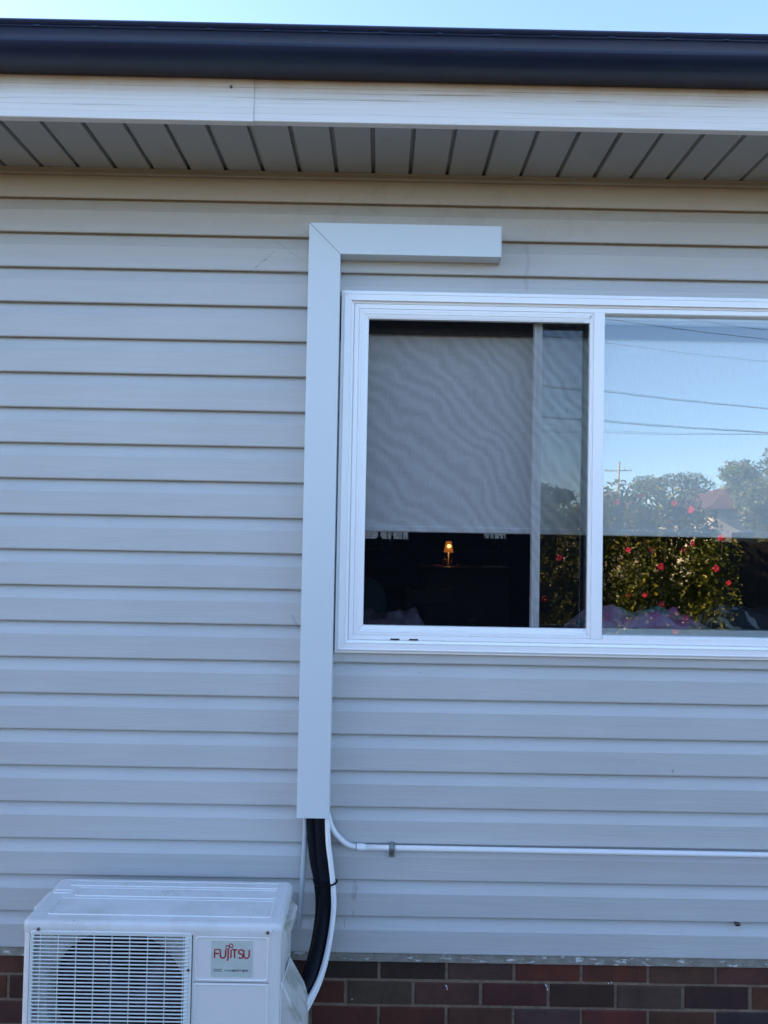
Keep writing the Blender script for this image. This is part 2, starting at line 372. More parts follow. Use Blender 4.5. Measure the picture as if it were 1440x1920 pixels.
def thing(name, loc, label, cat, group=None):
    o = bpy.data.objects.new(name, None); o.location = loc; o.empty_display_size = .1; col.objects.link(o); ORG[o.name] = tuple(loc)
    o['label'] = label; o['category'] = cat
    if group: o['group'] = group
    return o
def tag(o, label=None, cat=None, group=None, kind=None):
    if label: o['label'] = label
    if cat: o['category'] = cat
    if group: o['group'] = group
    if kind: o['kind'] = kind
    return o
def smoothpath(P, k=6):
    """Catmull-Rom through the points"""
    P = [Vector(p) for p in P]; out = []
    for i in range(len(P)-1):
        p0 = P[max(i-1, 0)]; p1 = P[i]; p2 = P[i+1]; p3 = P[min(i+2, len(P)-1)]
        for j in range(k):
            t = j/k
            out.append(.5*((2*p1)+(-p0+p2)*t+(2*p0-5*p1+4*p2-p3)*t*t+(-p0+3*p1-3*p2+p3)*t**3))
    out.append(P[-1]); return out
def rrect(x0, x1, z0, z1, r, n=6):
    out = []
    for cx, cz, a0 in ((x1-r, z1-r, 0), (x0+r, z1-r, 90), (x0+r, z0+r, 180), (x1-r, z0+r, 270)):
        for k in range(n+1):
            a = R(a0+90*k/n); out.append((cx+r*math.cos(a), cz+r*math.sin(a)))
    return out
def wn(x, y, z=0): return mnoise.noise(Vector((x, y, z)))

# ------------------------------------------------------------------ ground
gm, t, p = newmat('dry lawn')
tc = N(t, 'ShaderNodeTexCoord'); O = tc.outputs['Object']
c = mix(t, rng(t, nz(t, O, 1.2, 8, .7), .35, .65), (.019, .021, .010), (.056, .038, .019)); c = mix(t, rng(t, nz(t, O, 40, 6, .7), .3, .7, 0, .6), c, (.032, .024, .015))
t.links.new(c, p.inputs['Base Color']); p.inputs['Roughness'].default_value = .95
b = N(t, 'ShaderNodeBump'); b.inputs['Distance'].default_value = .03; t.links.new(nz(t, O, 60, 5), b.inputs['Height']); t.links.new(b.outputs[0], p.inputs['Normal'])
M['grass'] = gm
g = MB(); g.add([(-1500, -1500, 0), (1500, -1500, 0), (1500, 1500, 0), (-1500, 1500, 0)], [(0, 1, 2, 3)])
tag(g.build('ground', 'grass'), kind='structure')
s_ = MB(); s_.box(-1.35, -.05, -.70, .03, -.05, .05)
tag(s_.build('concrete_slab', 'concrete', bevel=.006), 'low concrete slab under the outdoor unit at the foot of the brick wall', 'slab')

# ------------------------------------------------------------------ house
HX0, HX1 = -6.5, 8.5
house = thing('house', (0, 0, 0), 'single storey house clad in pale grey boards over a brick base, with a dark gutter', 'house')
Z0, DZ = 2.9930, .12691
WX0, WX1, WZ0, WZ1 = -.155, 1.687, 1.380, 2.668     # window outer rectangle
# --- siding
def course(zt, zb):
    return [(.0200, zt+.0085), (.0195, zt-.002), (.0175, zt-.0065), (.0010, zt-.0445), (0, zt-.0460), (0, zt-.085), (-.0010, zb+.0052), (-.0004, zb+.0028), (.0012, zb+.0010), (.0028, zb), (.0042, zb+.0010), (.0046, zb+.0080), (.0200, zb+.0080)]
def clip(prof, zlo, zhi):
    out = []
    for i in range(len(prof)-1):
        (y0, z0), (y1, z1) = prof[i], prof[i+1]
        if max(z0, z1) < zlo or min(z0, z1) > zhi: continue
        def at(z): return y0+(y1-y0)*(z-z0)/(z1-z0) if abs(z1-z0) > 1e-9 else y0
        a = (at(zhi), zhi) if z0 > zhi else ((at(zlo), zlo) if z0 < zlo else (y0, z0))
        bb = (at(zlo), zlo) if z1 < zlo else ((at(zhi), zhi) if z1 > zhi else (y1, z1))
        if not out: out.append(a)
        out.append(bb)
    return out
def xs(a, b, step=.12):
    n = max(1, int(round((b-a)/step))); return [a+(b-a)*i/n for i in range(n+1)]
sb = MB(); rnd = random.Random(4)
for k in range(-1, 21):
    zt = Z0-DZ*k; zb = Z0-DZ*(k+1)
    if k == -1: zt = 3.115
    prof = course(zt, zb) if k >= 0 else [(.012, 3.11), (.001, 3.06), (0, 3.05), (-.0010, zb+.0052), (-.0004, zb+.0028), (.0012, zb+.0010), (.0028, zb), (.0042, zb+.0010), (.0046, zb+.0080), (.0200, zb+.0080)]
    ph = rnd.uniform(0, 50); amp = .0006
    def wob(x, j, ph=ph): return (amp*1.3*wn(x*.9, ph, j*.02), .0008*wn(x*.5, ph+9))
    if k in (-1, 0, 1):
        sb.extrude_x(prof, xs(HX0, HX1), wob)
    elif k in (2, 3):
        hi = 99; lo = WZ1-.012 if zb < WZ1 else -9
        q = clip(prof, lo, hi) if lo > 0 else prof
        q2 = [(y-.0016, z-.0022) for y, z in q]
        sb.extrude_x(prof, xs(HX0, WX0-.01), wob)
        sb.extrude_x(q2+([] if k == 2 else []), xs(WX0-.01, .402), wob)     # left sheet laps over the right one
        sb.extrude_x(q, xs(.400, WX1+.01), wob)
        sb.extrude_x(prof, xs(WX1+.01, HX1), wob)
        # end edge of the overlapping sheet
        w0 = wob(.402, 0); n_ = len(q2)
        sb.add([(.402, y+w0[0], z+w0[1]) for y, z in q2]+[(.402, y+.0017, z) for y, z in q2], [(i, i+1, n_+i+1, n_+i) for i in range(n_-1)])
    elif zt < WZ0+.005 or zb > WZ1:
        sb.extrude_x(prof, xs(HX0, HX1), wob)
    else:
        sb.extrude_x(prof, xs(HX0, WX0+.012), wob); sb.extrude_x(prof, xs(WX1-.012, HX1), wob)
        if zb < WZ0 < zt:
            q = clip(prof, -9, WZ0+.012)
            sb.extrude_x([(y, z) for y, z in q], xs(WX0+.012, -.125), wob)
            sb.extrude_x([(y-.0022, z) for y, z in q], xs(-.125, WX1-.012), wob)
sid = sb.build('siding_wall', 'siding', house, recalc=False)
# --- wall lining behind the boards (keeps the room dark)
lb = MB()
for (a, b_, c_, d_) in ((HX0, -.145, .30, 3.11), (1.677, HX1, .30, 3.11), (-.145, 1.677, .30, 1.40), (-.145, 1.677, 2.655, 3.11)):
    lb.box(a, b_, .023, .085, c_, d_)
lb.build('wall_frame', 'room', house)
# --- brick base
bk = MB(); mt = MB()
BY = .022; ZTOP = .2925; CH = .0882; JT = .0095
pal = dict(K=(.026, .018, .017), P=(.040, .019, .017), G=(.074, .043, .036), B=(.084, .038, .028), D=(.078, .024, .018), R=(.100, .026, .017), M=(.090, .032, .020), S=(.028, .028, .028))
rows = [(.0235, {-2: 'P', -1: 'K', 0: 'K', 1: 'G', 2: 'R', 3: 'R', 4: 'B', 5: 'B'}, ),
        (-.0925, {-2: 'D', -1: 'D', 0: 'G', 1: 'B', 2: 'D', 3: 'P', 4: 'G', 5: 'P', 6: 'M'}),
        (.0235, {-3: 'B', -2: 'D', -1: 'D', 0: 'D', 1: 'M', 2: 'G', 3: 'R', 4: 'M', 5: 'S'}),
        (-.0925, {})]
for r_, (x00, cols) in enumerate(rows):
    zt = (.2235+.084-.004) if r_ == 0 else .2235-CH*(r_-1)-.0045
    zt = ZTOP if r_ == 0 else zt
    zb = .2235-CH*r_+.0045
    for k in range(-27, 36):
        x0 = x00+k*.2386+JT/2; x1 = x0+.2386-JT
        if x0 < HX0+.05 or x1 > HX1-.05: continue
        key = cols.get(k) or rnd.choice('PGBDRMDBG')
        cc = tuple(v*1.35*rnd.uniform(.88, 1.14) for v in pal[key])
        j = lambda a=.0014: rnd.uniform(-a, a)
        y = BY+j(.0015); a = [x0+j(), x1+j(), zb+j(.001), zt+(j(.001) if r_ else 0)]
        e = .0035
        V = [(a[0], y+.008, a[2]), (a[1], y+.008, a[2]), (a[1], y+.008, a[3]), (a[0], y+.008, a[3]),
             (a[0]+.0008, y+.0025, a[2]+.0008), (a[1]-.0008, y+.0025, a[2]+.0008), (a[1]-.0008, y+.0025, a[3]-.0008), (a[0]+.0008, y+.0025, a[3]-.0008),
             (a[0]+e, y, a[2]+e), (a[1]-e, y, a[2]+e), (a[1]-e, y, a[3]-e), (a[0]+e, y, a[3]-e)]
        bk.add(V, [(8, 9, 10, 11)]+[(i, (i+1) % 4, (i+1) % 4+4, i+4) for i in range(4)]+[(i+4, (i+1) % 4+4, (i+1) % 4+8, i+8) for i in range(4)], cc)
bw_ = bk.build('brick_wall', 'brick', house)
mt.box(HX0+.03, HX1-.03, BY+.004, .30, -.1, ZTOP-.0005); mt.build('mortar', 'mortar', bw_)
ld = MB(); ld.extrude_x([(.10, ZTOP+.001), (.012, ZTOP+.001), (.010, ZTOP+.003), (.009, .314), (.010, .3265), (.10, .3265)], xs(HX0, HX1, .06), lambda x, j: (.0012*wn(x*9, j), .0012*wn(x*13, j+5)))
ld.build('painted_ledge', 'ledge', house)
# --- flecks of old paint splashed on the bricks
for x, z, l, a in ((.2618, .207, .013, -50), (.264, .197, .006, -85), (.614, .215, .013, -60), (.619, .203, .009, -110), (-.071, .1565, .005, 50), (.846, .2295, .004, 60), (.836, .2265, .003, 20)):
    d = Vector((math.cos(R(a)), 0, math.sin(R(a))))*l/2; n_ = Vector((-d.z, 0, d.x)).normalized()*.0022
    P = Vector((x, BY-.0025, z)); fb = MB(); fb.add([P-d, P-d*.2+n_, P+d, P+d*.1-n_*.8, P-d+Vector((0, .004, 0)), P-d*.2+n_+Vector((0, .004, 0)), P+d+Vector((0, .004, 0)), P+d*.1-n_*.8+Vector((0, .004, 0))], [(0, 1, 2, 3), (0, 4, 5, 1), (1, 5, 6, 2), (2, 6, 7, 3), (3, 7, 4, 0)]); fb.build('paint_fleck', 'pvc', bw_)
# --- soffit
sf = MB(); SZ = 3.097; per = .1324
k = int((HX0-.0822)/per)-1
while .0822+per*k < HX1:
    x = .0822+per*k
    z = SZ+.0008*math.sin(k*2.3)
    xa, xb = max(x, HX0)+.0080, min(x+per, HX1)-.0075
    if xb > xa:
        sf.add([(xa-.0045, -.352, z+.019), (xa, -.352, z), (xb, -.352, z), (xb+.0010, -.352, z+.019), (xa-.0045, .02, z+.019), (xa, .02, z), (xb, .02, z), (xb+.0010, .02, z+.019)], [(0, 1, 5, 4), (1, 2, 6, 5), (2, 3, 7, 6)])
    k += 1
sf.add([(HX0, -.352, SZ+.019), (HX1, -.352, SZ+.019), (HX1, .02, SZ+.019), (HX0, .02, SZ+.019)], [(0, 1, 2, 3)])
sf.build('soffit', 'soffit', house)
tr = MB(); tr.extrude_x([(.012, 3.0745), (-.0105, 3.0745), (-.0125, 3.0765), (-.0125, 3.083), (-.009, 3.085), (-.009, 3.0915), (-.0125, 3.093), (-.0135, 3.0965), (.012, 3.0965)], xs(HX0, HX1), lambda x, j: (.0006*wn(x*2, 3), .0012*wn(x*1.3, 7)))
tr.build('wall_trim', 'trim', house)
# --- fascia, two lapped sheets
def fasc(dy, dz):
    p_ = [(-.346, 3.0965), (-.346, 3.0855), (-.3475, 3.0842), (-.371, 3.0838), (-.3735, 3.0855), (-.3735, 3.094)]
    for z in (3.108, 3.127, 3.1475, 3.160, 3.176): p_ += [(-.3735, z-.0012), (-.3727, z), (-.3735, z+.0012)]
    p_ += [(-.3735, 3.190), (-.3755, 3.192), (-.3755, 3.196), (-.372, 3.1975), (-.3715, 3.225)]
    return [(y+dy, z+dz) for y, z in p_]
fa = MB(); wf_ = lambda x, j: (.0008*wn(x*.8, 2), .0012*wn(x*.6, 5))
fa.extrude_x(fasc(-.0022, -.0028), xs(HX0, -.4215), wf_); f1 = fa.build('fascia', 'fascia', house)
n_ = len(fasc(0, 0)); q = fasc(-.0022, -.0028); w0 = wf_(-.4215, 0)
f1c = MB(); f1c.add([(-.4213, y+w0[0], z+w0[1]) for y, z in q]+[(-.4213, y+.0035+w0[0], z+w0[1]) for y, z in q], [(i, i+1, n_+i+1, n_+i) for i in range(n_-1)])
f1c.build('fascia_edge', 'dark', f1)
fa = MB(); fa.extrude_x(fasc(0, 0), xs(-.43, HX1), wf_); f2 = fa.build('fascia', 'fascia', house)
f1['label'] = 'left fascia sheet lapping over its neighbour, with one screw'; f2['label'] = 'long right fascia sheet with faint dirt lines'
sc_ = MB(); sc_.tube([(-.4935, -.3765, 3.1885), (-.4935, -.3805, 3.1885)], [.0052, .0040], 12); sc_.build('screw', 'screw', f1, smooth=True)
# --- gutter
gp = [(-.3712, 3.300), (-.3712, 3.2165), (-.376, 3.2150), (-.428, 3.2150), (-.446, 3.2170), (-.460, 3.2205), (-.473, 3.2255), (-.485, 3.2320), (-.492, 3.2380), (-.4965, 3.2440), (-.4975, 3.2480), (-.4945, 3.2515), (-.4955, 3.2560), (-.5010, 3.2780),
      (-.5030, 3.2815), (-.5060, 3.2825), (-.5070, 3.2850), (-.5045, 3.2870), (-.5040, 3.2885), (-.5075, 3.2905), (-.5115, 3.2945), (-.5125, 3.2990), (-.5095, 3.3035), (-.5040, 3.3050), (-.4985, 3.3030), (-.4965, 3.2990), (-.4950, 3.2500), (-.43, 3.2190), (-.374, 3.2190)]
gu = MB(); gu.extrude_x(gp, xs(HX0-.1, HX1+.1, .1), lambda x, j: (.0012*wn(x*.7, 3)+.0004*wn(x*5, j), .0010*wn(x*.5, 8)))
x = HX0
while x < HX1:
    gu.box(x, x+.018, -.5085, -.504, 3.2826, 3.2873); x += .1702
go = gu.build('gutter', 'gutter', house, smooth=True)
# --- roof
rf = MB(); rz = 3.30; slope = math.tan(R(22))
rf.add([(HX0-.3, -.46, rz), (HX1+.3, -.46, rz), (HX1+.3, 9.0, rz), (HX0-.3, 9.0, rz), (HX0+4.2, 4.27, rz+4.73*slope), (HX1-4.2, 4.27, rz+4.73*slope)], [(0, 1, 5, 4), (1, 2, 5), (2, 3, 4, 5), (3, 0, 4), (0, 3, 2, 1)])
rf.build('roof', 'roof', house)
# --- other outside walls
ow = MB()
ow.box(HX0, HX0+.1, .04, 8.1, 0, 3.2); ow.box(HX1-.1, HX1, .04, 8.1, 0, 3.2)
rw = ((-.30, .395, 1.732, 2.15), (1.43, 1.76, 1.765, 2.15))
ow.box(HX0, -.30, 8.0, 8.1, 0, 3.2); ow.box(.395, 1.43, 8.0, 8.1, 0, 3.2); ow.box(1.76, HX1, 8.0, 8.1, 0, 3.2)
for a in rw: ow.box(a[0], a[1], 8.0, 8.1, 0, a[2]); ow.box(a[0], a[1], 8.0, 8.1, a[3], 3.2)
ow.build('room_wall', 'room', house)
for a in rw:
    wfm = MB(); wfm.box(a[0]-.02, a[1]+.02, 7.985, 8.0, a[2]-.02, a[2]+.004)
    for bx in ((a[0], a[0]+.012, 7.98, 8.0), (a[1]-.012, a[1], 7.98, 8.0)): wfm.box(bx[0], bx[1], bx[2], bx[3], a[2], a[3])
    if a[0] < 0:
        for xx in (.085, .30): wfm.box(xx, xx+.012, 7.98, 8.0, a[2], a[3])
    wfm.build('rear_window', 'wood', house)
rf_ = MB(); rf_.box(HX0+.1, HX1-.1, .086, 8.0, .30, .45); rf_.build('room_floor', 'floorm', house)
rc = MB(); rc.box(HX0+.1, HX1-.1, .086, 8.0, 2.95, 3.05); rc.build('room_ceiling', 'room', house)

# --- window
win = bpy.data.objects.new('window', None); col.objects.link(win); win.parent = house; ORG['window'] = (0, 0, 0)
def sweep(mb, x0, x1, z0, z1, prof, gap=.0004, sides='LRTB'):
    def pt(side, d, y, e):
        # e=0 start corner, 1 end corner
        if side == 'T': return ((x0+d+gap) if e == 0 else (x1-d-gap), y, z1-d)
        if side == 'B': return ((x0+d+gap) if e == 0 else (x1-d-gap), y, z0+d)
        if side == 'L': return (x0+d, y, (z0+d+gap) if e == 0 else (z1-d-gap))
        return (x1-d, y, (z0+d+gap) if e == 0 else (z1-d-gap))
    for sd_ in sides:
        n = len(prof); vs = [pt(sd_, d, y, 0) for d, y in prof]+[pt(sd_, d, y, 1) for d, y in prof]
        fs = [(i, i+1, n+i+1, n+i) for i in range(n-1)]
        mb.add(vs, fs)
fr = MB()
outer = [(0, .012), (0, -.0195), (.0015, -.0215), (.0080, -.0225), (.0095, -.0280), (.0110, -.0300), (.0140, -.0315), (.0150, -.0315), (.0158, -.0295), (.0345, -.0305), (.0362, -.0325), (.0375, -.0325), (.0385, -.0215), (.0435, -.0205), (.0450, -.0205), (.0455, -.0150), (.0468, -.0142), (.0480, -.0195), (.0492, -.0210),
         (.0630, -.0205), (.0640, -.0165), (.0655, -.0160), (.0662, .020), (.075, .020)]
sweep(fr, WX0, WX1, WZ0, WZ1, outer)
fr.build('window_frame', 'frame', win, recalc=True)
ml = MB(); ml.box(.7475, .7845, -.0225, .03, WZ0+.0640, WZ1-.0640)
ml.box(.7845, .7885, -.0165, .018, WZ0+.0645, WZ1-.0645)
ml.build('mullion', 'frame', win, bevel=.0015)
sc = MB(); sweep(sc, WX0+.0655, .7470, WZ0+.0650, WZ1-.0650, [(0, .0), (0, -.0185), (.0012, -.0196), (.0075, -.0196), (.0085, -.0178), (.0095, -.0196), (.0165, -.0190), (.0180, -.0165), (.0195, -.0170), (.0290, -.0150), (.0305, -.0135), (.0325, -.0135), (.0335, -.006), (.0335, .004)], gap=.0003, sides='LTB')
sweep(sc, WX0+.0655, .7470, WZ0+.0650, WZ1-.0650, [(0, .0), (0, -.0185), (.0010, -.0196), (.0040, -.0196), (.0046, -.0178), (.0052, -.0185), (.0085, -.0170), (.0095, -.0140), (.0112, -.0140), (.0118, -.006), (.0118, .004)], gap=.0003, sides='R')
# the right side is narrower, so close the miters with little corner blocks
sc.box(.7130, .7352, -.0140, .004, WZ1-.0985, WZ1-.0775); sc.box(.7130, .7352, -.0140, .004, WZ0+.0775, WZ0+.0985)
sc.build('screen_frame', 'frame', win)
sm = MB(); sm.add([(-.075, -.0075, 1.46), (.742, -.0075, 1.46), (.742, -.0075, 2.585), (-.075, -.0075, 2.585)], [(0, 1, 2, 3)]); sm.build('insect_screen', 'mesh', win)
st = MB(); st.box(.5455, .5535, .024, .058, 1.43, 2.61); st.box(.5535, .5750, .029, .058, 1.43, 2.61); st.build('sash_stile', 'frame', win, bevel=.0015)
sr = MB(); sr.box(.575, 1.20, .028, .058, 1.425, 1.452); sr.build('sash_rail', 'frame', win, bevel=.0015); sr = MB(); sr.box(.575, 1.20, .028, .058, 2.592, 2.62); sr.build('sash_rail', 'frame', win, bevel=.0015)
sg = MB(); sg.add([(.574, .043, 1.45), (.79, .043, 1.45), (.79, .043, 2.595), (.574, .043, 2.595)], [(0, 1, 2, 3)]); sg.build('sash_glass', 'sashglass', win)
fg = MB(); fg.add([(.786, .004, 1.450), (1.615, .004, 1.450), (1.615, .004, 2.600), (.786, .004, 2.600)], [(0, 1, 2, 3)]); fg.build('fixed_glass', 'glass', win)
inn = MB()
inn.box(.79, 1.66, .040, .075, 1.425, 1.4760); inn.build('inner_frame', 'frame', win, bevel=.002)
inn = MB(); inn.box(.79, 1.66, .040, .075, 2.5895, 2.64); inn.build('inner_frame', 'frame', win, bevel=.002)
gb = MB(); gb.box(.789, 1.62, -.0185, .003, WZ0+.0640, WZ0+.0765); gb.build('glazing_bead', 'frame', win, bevel=.0015)
io = MB()
for a in ((-.145, -.085, 1.39, 2.66), (1.62, 1.677, 1.39, 2.66)): io.box(a[0], a[1], .012, .085, a[2], a[3])
io.box(-.085, .79, .010, .022, 2.600, 2.66); io.box(-.085, .79, .010, .085, 1.39, 1.440); io.box(-.085, 1.62, .06, .085, 2.625, 2.66); io.box(.79, 1.62, .006, .03, 2.605, 2.66); io.box(.79, 1.62, .006, .085, 1.39, 1.445)
io.build('window_lining', 'frame', win)
for xa in (.041, .1067): ws = MB(); ws.box(xa, xa+.032, -.0212, -.012, 1.4275, 1.4330); ws.build('weep_slot', 'dark', win)

# ------------------------------------------------------------------ roller blind
bl = thing('roller_blind', (.77, .10, 1.81), 'pale grey roller blind drawn halfway down inside the window', 'blind')
fbm = MB()
X_ = xs(-.12, 1.66, .04)
fbm.extrude_x([(.112, 2.60), (.112, 2.4), (.112, 2.1), (.112, 1.83)], X_, lambda x, j: (.0015*wn(x*2, j*.6), 0)); fbm.build('fabric', 'blind', bl)
bb = MB(); bb.box(-.12, 1.66, .104, .118, 1.8095, 1.8325); bb.build('bottom_bar', 'bar', bl, bevel=.005, seg=3)
pm = MB(); pm.box(-.135, 1.67, .0905, .100, 2.5455, 2.66); pm.box(-.135, 1.67, .0880, .100, 2.5440, 2.5530); pm.build('pelmet', 'pelmet', bl, bevel=.0015)

# ------------------------------------------------------------------ pipe cover
pc = thing('pipe_cover', (-.216, 0, .8174), 'pale blue-grey boxed metal pipe cover turning a mitred corner beside the window', 'pipe cover')
v = MB(); x0, x1 = -.2716, -.1602; y0 = -.065; zt, zi = 2.8925, 2.7825
def shell(poly, y0, y1, th=0): pass
v.add([(x0, y0, .8174), (x1, y0, .8174), (x1, y0, zi-.0008), (x0, y0, zt-.0008), (x0, .010, .8174), (x1, .010, .8174), (x1, .010, zi-.0008), (x0, .010, zt-.0008),
       (x0+.0012, y0+.0012, .8174), (x1-.0012, y0+.0012, .8174), (x1-.0012, .010, .8174), (x0+.0012, .010, .8174), (x0+.0012, y0+.0012, 1.6), (x1-.0012, y0+.0012, 1.6)],
      [(0, 1, 2, 3), (1, 5, 6, 2), (4, 0, 3, 7), (0, 8, 9, 1), (1, 9, 10, 5), (4, 11, 8, 0), (8, 12, 13, 9)])
v.build('vertical_cover', 'cover', pc, bevel=.0012, recalc=False)
h = MB(); xe = .4045; zb2 = 2.7825; zt2 = 2.8925
h.add([(x0+.0010, y0-.0004, zt2), (xe, y0-.0004, zt2), (xe, y0-.0004, zb2), (x1+.0010, y0-.0004, zb2), (x0+.0010, .010, zt2), (xe, .010, zt2), (xe, .010, zb2), (x1+.0010, .010, zb2)], [(0, 3, 2, 1), (3, 7, 6, 2), (0, 1, 5, 4), (1, 2, 6, 5)])
h.build('horizontal_cover', 'cover', pc, bevel=.0012, recalc=False)
jt = MB(); jt.add([(x0, y0+.0004, zt-.0035), (x1+.0008, y0+.0004, zi-.0035), (x1+.0008, y0+.0004, zi+.002), (x0, y0+.0004, zt+.002)], [(0, 1, 2, 3)]); jt.build('miter_joint', 'coverin', pc)
ec = MB(); ec.add([(.4047, -.0665, 2.7805), (.4068, -.0665, 2.7805), (.4068, -.0665, 2.894), (.4047, -.0665, 2.894), (.4047, .010, 2.7760), (.4108, .010, 2.7760), (.4108, .010, 2.894), (.4047, .010, 2.894)],
                  [(0, 1, 2, 3), (1, 5, 6, 2), (0, 4, 5, 1), (3, 2, 6, 7), (4, 0, 3, 7)])
ec.build('end_cap', 'cover', pc)

# ------------------------------------------------------------------ pipes and cables
A = [(-.195, -.030, .90), (-.191, -.035, .8041), (-.1855, -.037, .7242), (-.1762, -.042, .6532), (-.167, -.05, .5931), (-.1666, -.06, .5161), (-.1711, -.08, .4539), (-.1837, -.11, .3892), (-.204, -.15, .332), (-.2307, -.19, .2857), (-.2538, -.21, .2549), (-.27, -.22, .23)]
m1 = MB(); pa = smoothpath(A); m1.tube(pa, [.0232 if i < 18 else .0240+.002*math.sin(i*.2) for i in range(len(pa))], 20)
tag(m1.build('insulated_pipe', 'foam', None, org=A[0], smooth='all'), 'thick black insulated pipe curving from the cover down to the outdoor unit', 'pipe', 'black insulated pipes')
B = [(-.226, -.026, .90), (-.223, -.028, .8017), (-.2157, -.028, .7209), (-.2047, -.030, .6485), (-.1905, -.036, .5883), (-.1830, -.04, .5087), (-.1870, -.055, .4436), (-.1980, -.085, .3783), (-.216, -.13, .325), (-.24, -.17, .285), (-.265, -.20, .25)]
m1 = MB(); m1.tube(smoothpath(B), .0195, 16)
tag(m1.build('insulated_pipe', 'foam', None, org=B[0], smooth='all'), 'thinner black insulated pipe tucked behind the left side of the thick one', 'pipe', 'black insulated pipes')
def ribbed(pts, r0, amp, pitch):
    P = smoothpath(pts, 10); out = []; L_ = 0; res = []
    # resample
    d = [0]
    for i in range(1, len(P)): d.append(d[-1]+(P[i]-P[i-1]).length)
    n = int(d[-1]/(pitch/4)); j = 0
    for i in range(n+1):
        s = d[-1]*i/n
        while j < len(d)-2 and d[j+1] < s: j += 1
        t_ = (s-d[j])/(d[j+1]-d[j]); out.append(P[j].lerp(P[j+1], max(0, min(1, t_))))
        res.append(r0+amp*(1 if (i % 4) in (0, 1) else -1))
    return out, res
C = [(-.170, -.040, .90), (-.1663, -.050, .8082), (-.1603, -.060, .7318), (-.1494, -.068, .6613), (-.140, -.078, .5935), (-.1362, -.09, .5262), (-.1426, -.11, .4556), (-.157, -.14, .3828), (-.1766, -.17, .3294), (-.2004, -.205, .2956), (-.228, -.23, .262), (-.25, -.24, .24)]
P_, r_ = ribbed(C, .0088, .0006, .0044); m1 = MB(); m1.tube(P_, r_, 14)
tag(m1.build('corrugated_conduit', 'pvc', None, org=C[0], smooth='all'), 'white ribbed conduit running down beside the thick black insulated pipe', 'conduit')
C2 = [(x+(.000 if i < 5 else .003*(i-4)*.5), y+.013, z-(.0 if i < 7 else .004*(i-6))) for i, (x, y, z) in enumerate(C)]
m1 = MB(); m1.tube(smoothpath(C2), .0062, 12)
tag(m1.build('power_cable', 'pvc', None, org=C2[0], smooth='all'), 'smooth white cable just behind the ribbed conduit, seen near the outdoor unit', 'cable')
tb = MB(); tie = [(-.2085, -.035, .5915), (-.204, -.058, .592), (-.190, -.0735, .5935), (-.172, -.0790, .5955), (-.155, -.0885, .6005), (-.140, -.0915, .6055), (-.1305, -.086, .6085), (-.1280, -.072, .6085), (-.135, -.050, .605), (-.155, -.020, .598), (-.190, -.015, .592)]
tp = smoothpath(tie+[tie[0]], 5)[:-1]; tb.tube(tp, .0031, 8, closed=True)
to = tb.build('cable_tie', 'tie', None, org=tie[0], smooth='all'); tag(to, 'black cable tie cinching the two black pipes and the white conduit', 'cable tie')
tl = MB(); tl.tube([(-.2085, -.036, .5915), (-.2125, -.040, .598), (-.209, -.043, .602)], [.003, .0022, .0015], 8); tl.build('tie_tail', 'tie', to)
Dp = [(-.2425, -.022, .90), (-.2441, -.022, .8106), (-.2470, -.021, .6816), (-.2531, -.021, .5346), (-.2599, -.022, .421)]
m1 = MB(); m1.tube(smoothpath(Dp), .0088, 16, cap=False); m1.tube([(-.2565, -.0215, .46), (-.2599, -.022, .4212)], .0070, 12)
tag(m1.build('drain_pipe', 'pvcgrey', None, org=Dp[0], smooth='all'), 'thin pale grey drain pipe hanging open ended behind the outdoor unit', 'drain pipe')
ele = thing('electrical_conduit', (-.06, -.02, .70), 'white conduit leaving the pipe cover and running right along the boards', 'conduit')
E_ = [(-.178, -.040, .86), (-.1637, -.034, .8138), (-.1558, -.032, .7855), (-.1386, -.027, .7534), (-.1139, -.024, .7272), (-.0895, -.022, .7115), (-.0633, -.0215, .7055)]
P_, r_ = ribbed(E_, .0095, .0005, .0042); m1 = MB(); m1.tube(P_, r_, 14); m1.build('flexible_section', 'pvc', ele, smooth='all')
m1 = MB(); m1.tube([(-.0645, -.0215, .7055), (-.060, -.0215, .7055), (-.040, -.0205, .7045), (-.033, -.020, .7040), (-.030, -.020, .7040)], [.0122, .0126, .0126, .0108, .0103], 18); cpo = m1.build('coupling', 'pvc', ele, smooth=True); m1 = MB(); m1.tube([(-.0656, -.0215, .7055), (-.0640, -.0215, .7055)], .0127, 18); m1.build('coupling_lip', 'grey', cpo, smooth=True)
m1 = MB(); m1.tube([(-.034, -.0195, .7040), (.4, -.0190, .7020), (1.4, -.0190, .7000), (3.0, -.0190, .7000), (6.0, -.0190, .7000), (8.49, -.0190, .7000)], .0098, 18); m1.build('straight_pipe', 'pvc', ele, smooth='all')
sa = MB(); arc = []
for k in range(13):
    a = R(110-220*k/12); arc.append((-.0190-.0112*math.cos(a), .7035+.0112*math.sin(a)))
pf = [(-.0035, .7185), (-.0045, .7150)]+arc+[(-.0055, .6895), (-.0045, .6660)]
sa.extrude_x(pf, [.0495, .0685]); sclip = sa.build('saddle_clip', 'clip', ele); so_ = sclip.modifiers.new('s', 'SOLIDIFY'); so_.thickness = .0014
sw = MB(); sw.tube([(.059, -.0050, .6775), (.059, -.0085, .6775)], [.0058, .0042], 12); sw.build('screw', 'screw', sclip, smooth=True)

# ------------------------------------------------------------------ outdoor unit
AX0, AX1, AY0, AY1, AZ0, AZ1 = -1.0535, -.2765, -.397, -.105, .082, .6215
ac = thing('air_conditioner', ((AX0+AX1)/2, -.25, .05), 'white outdoor air conditioning unit with a slatted fan grille by the brick base', 'air conditioner')
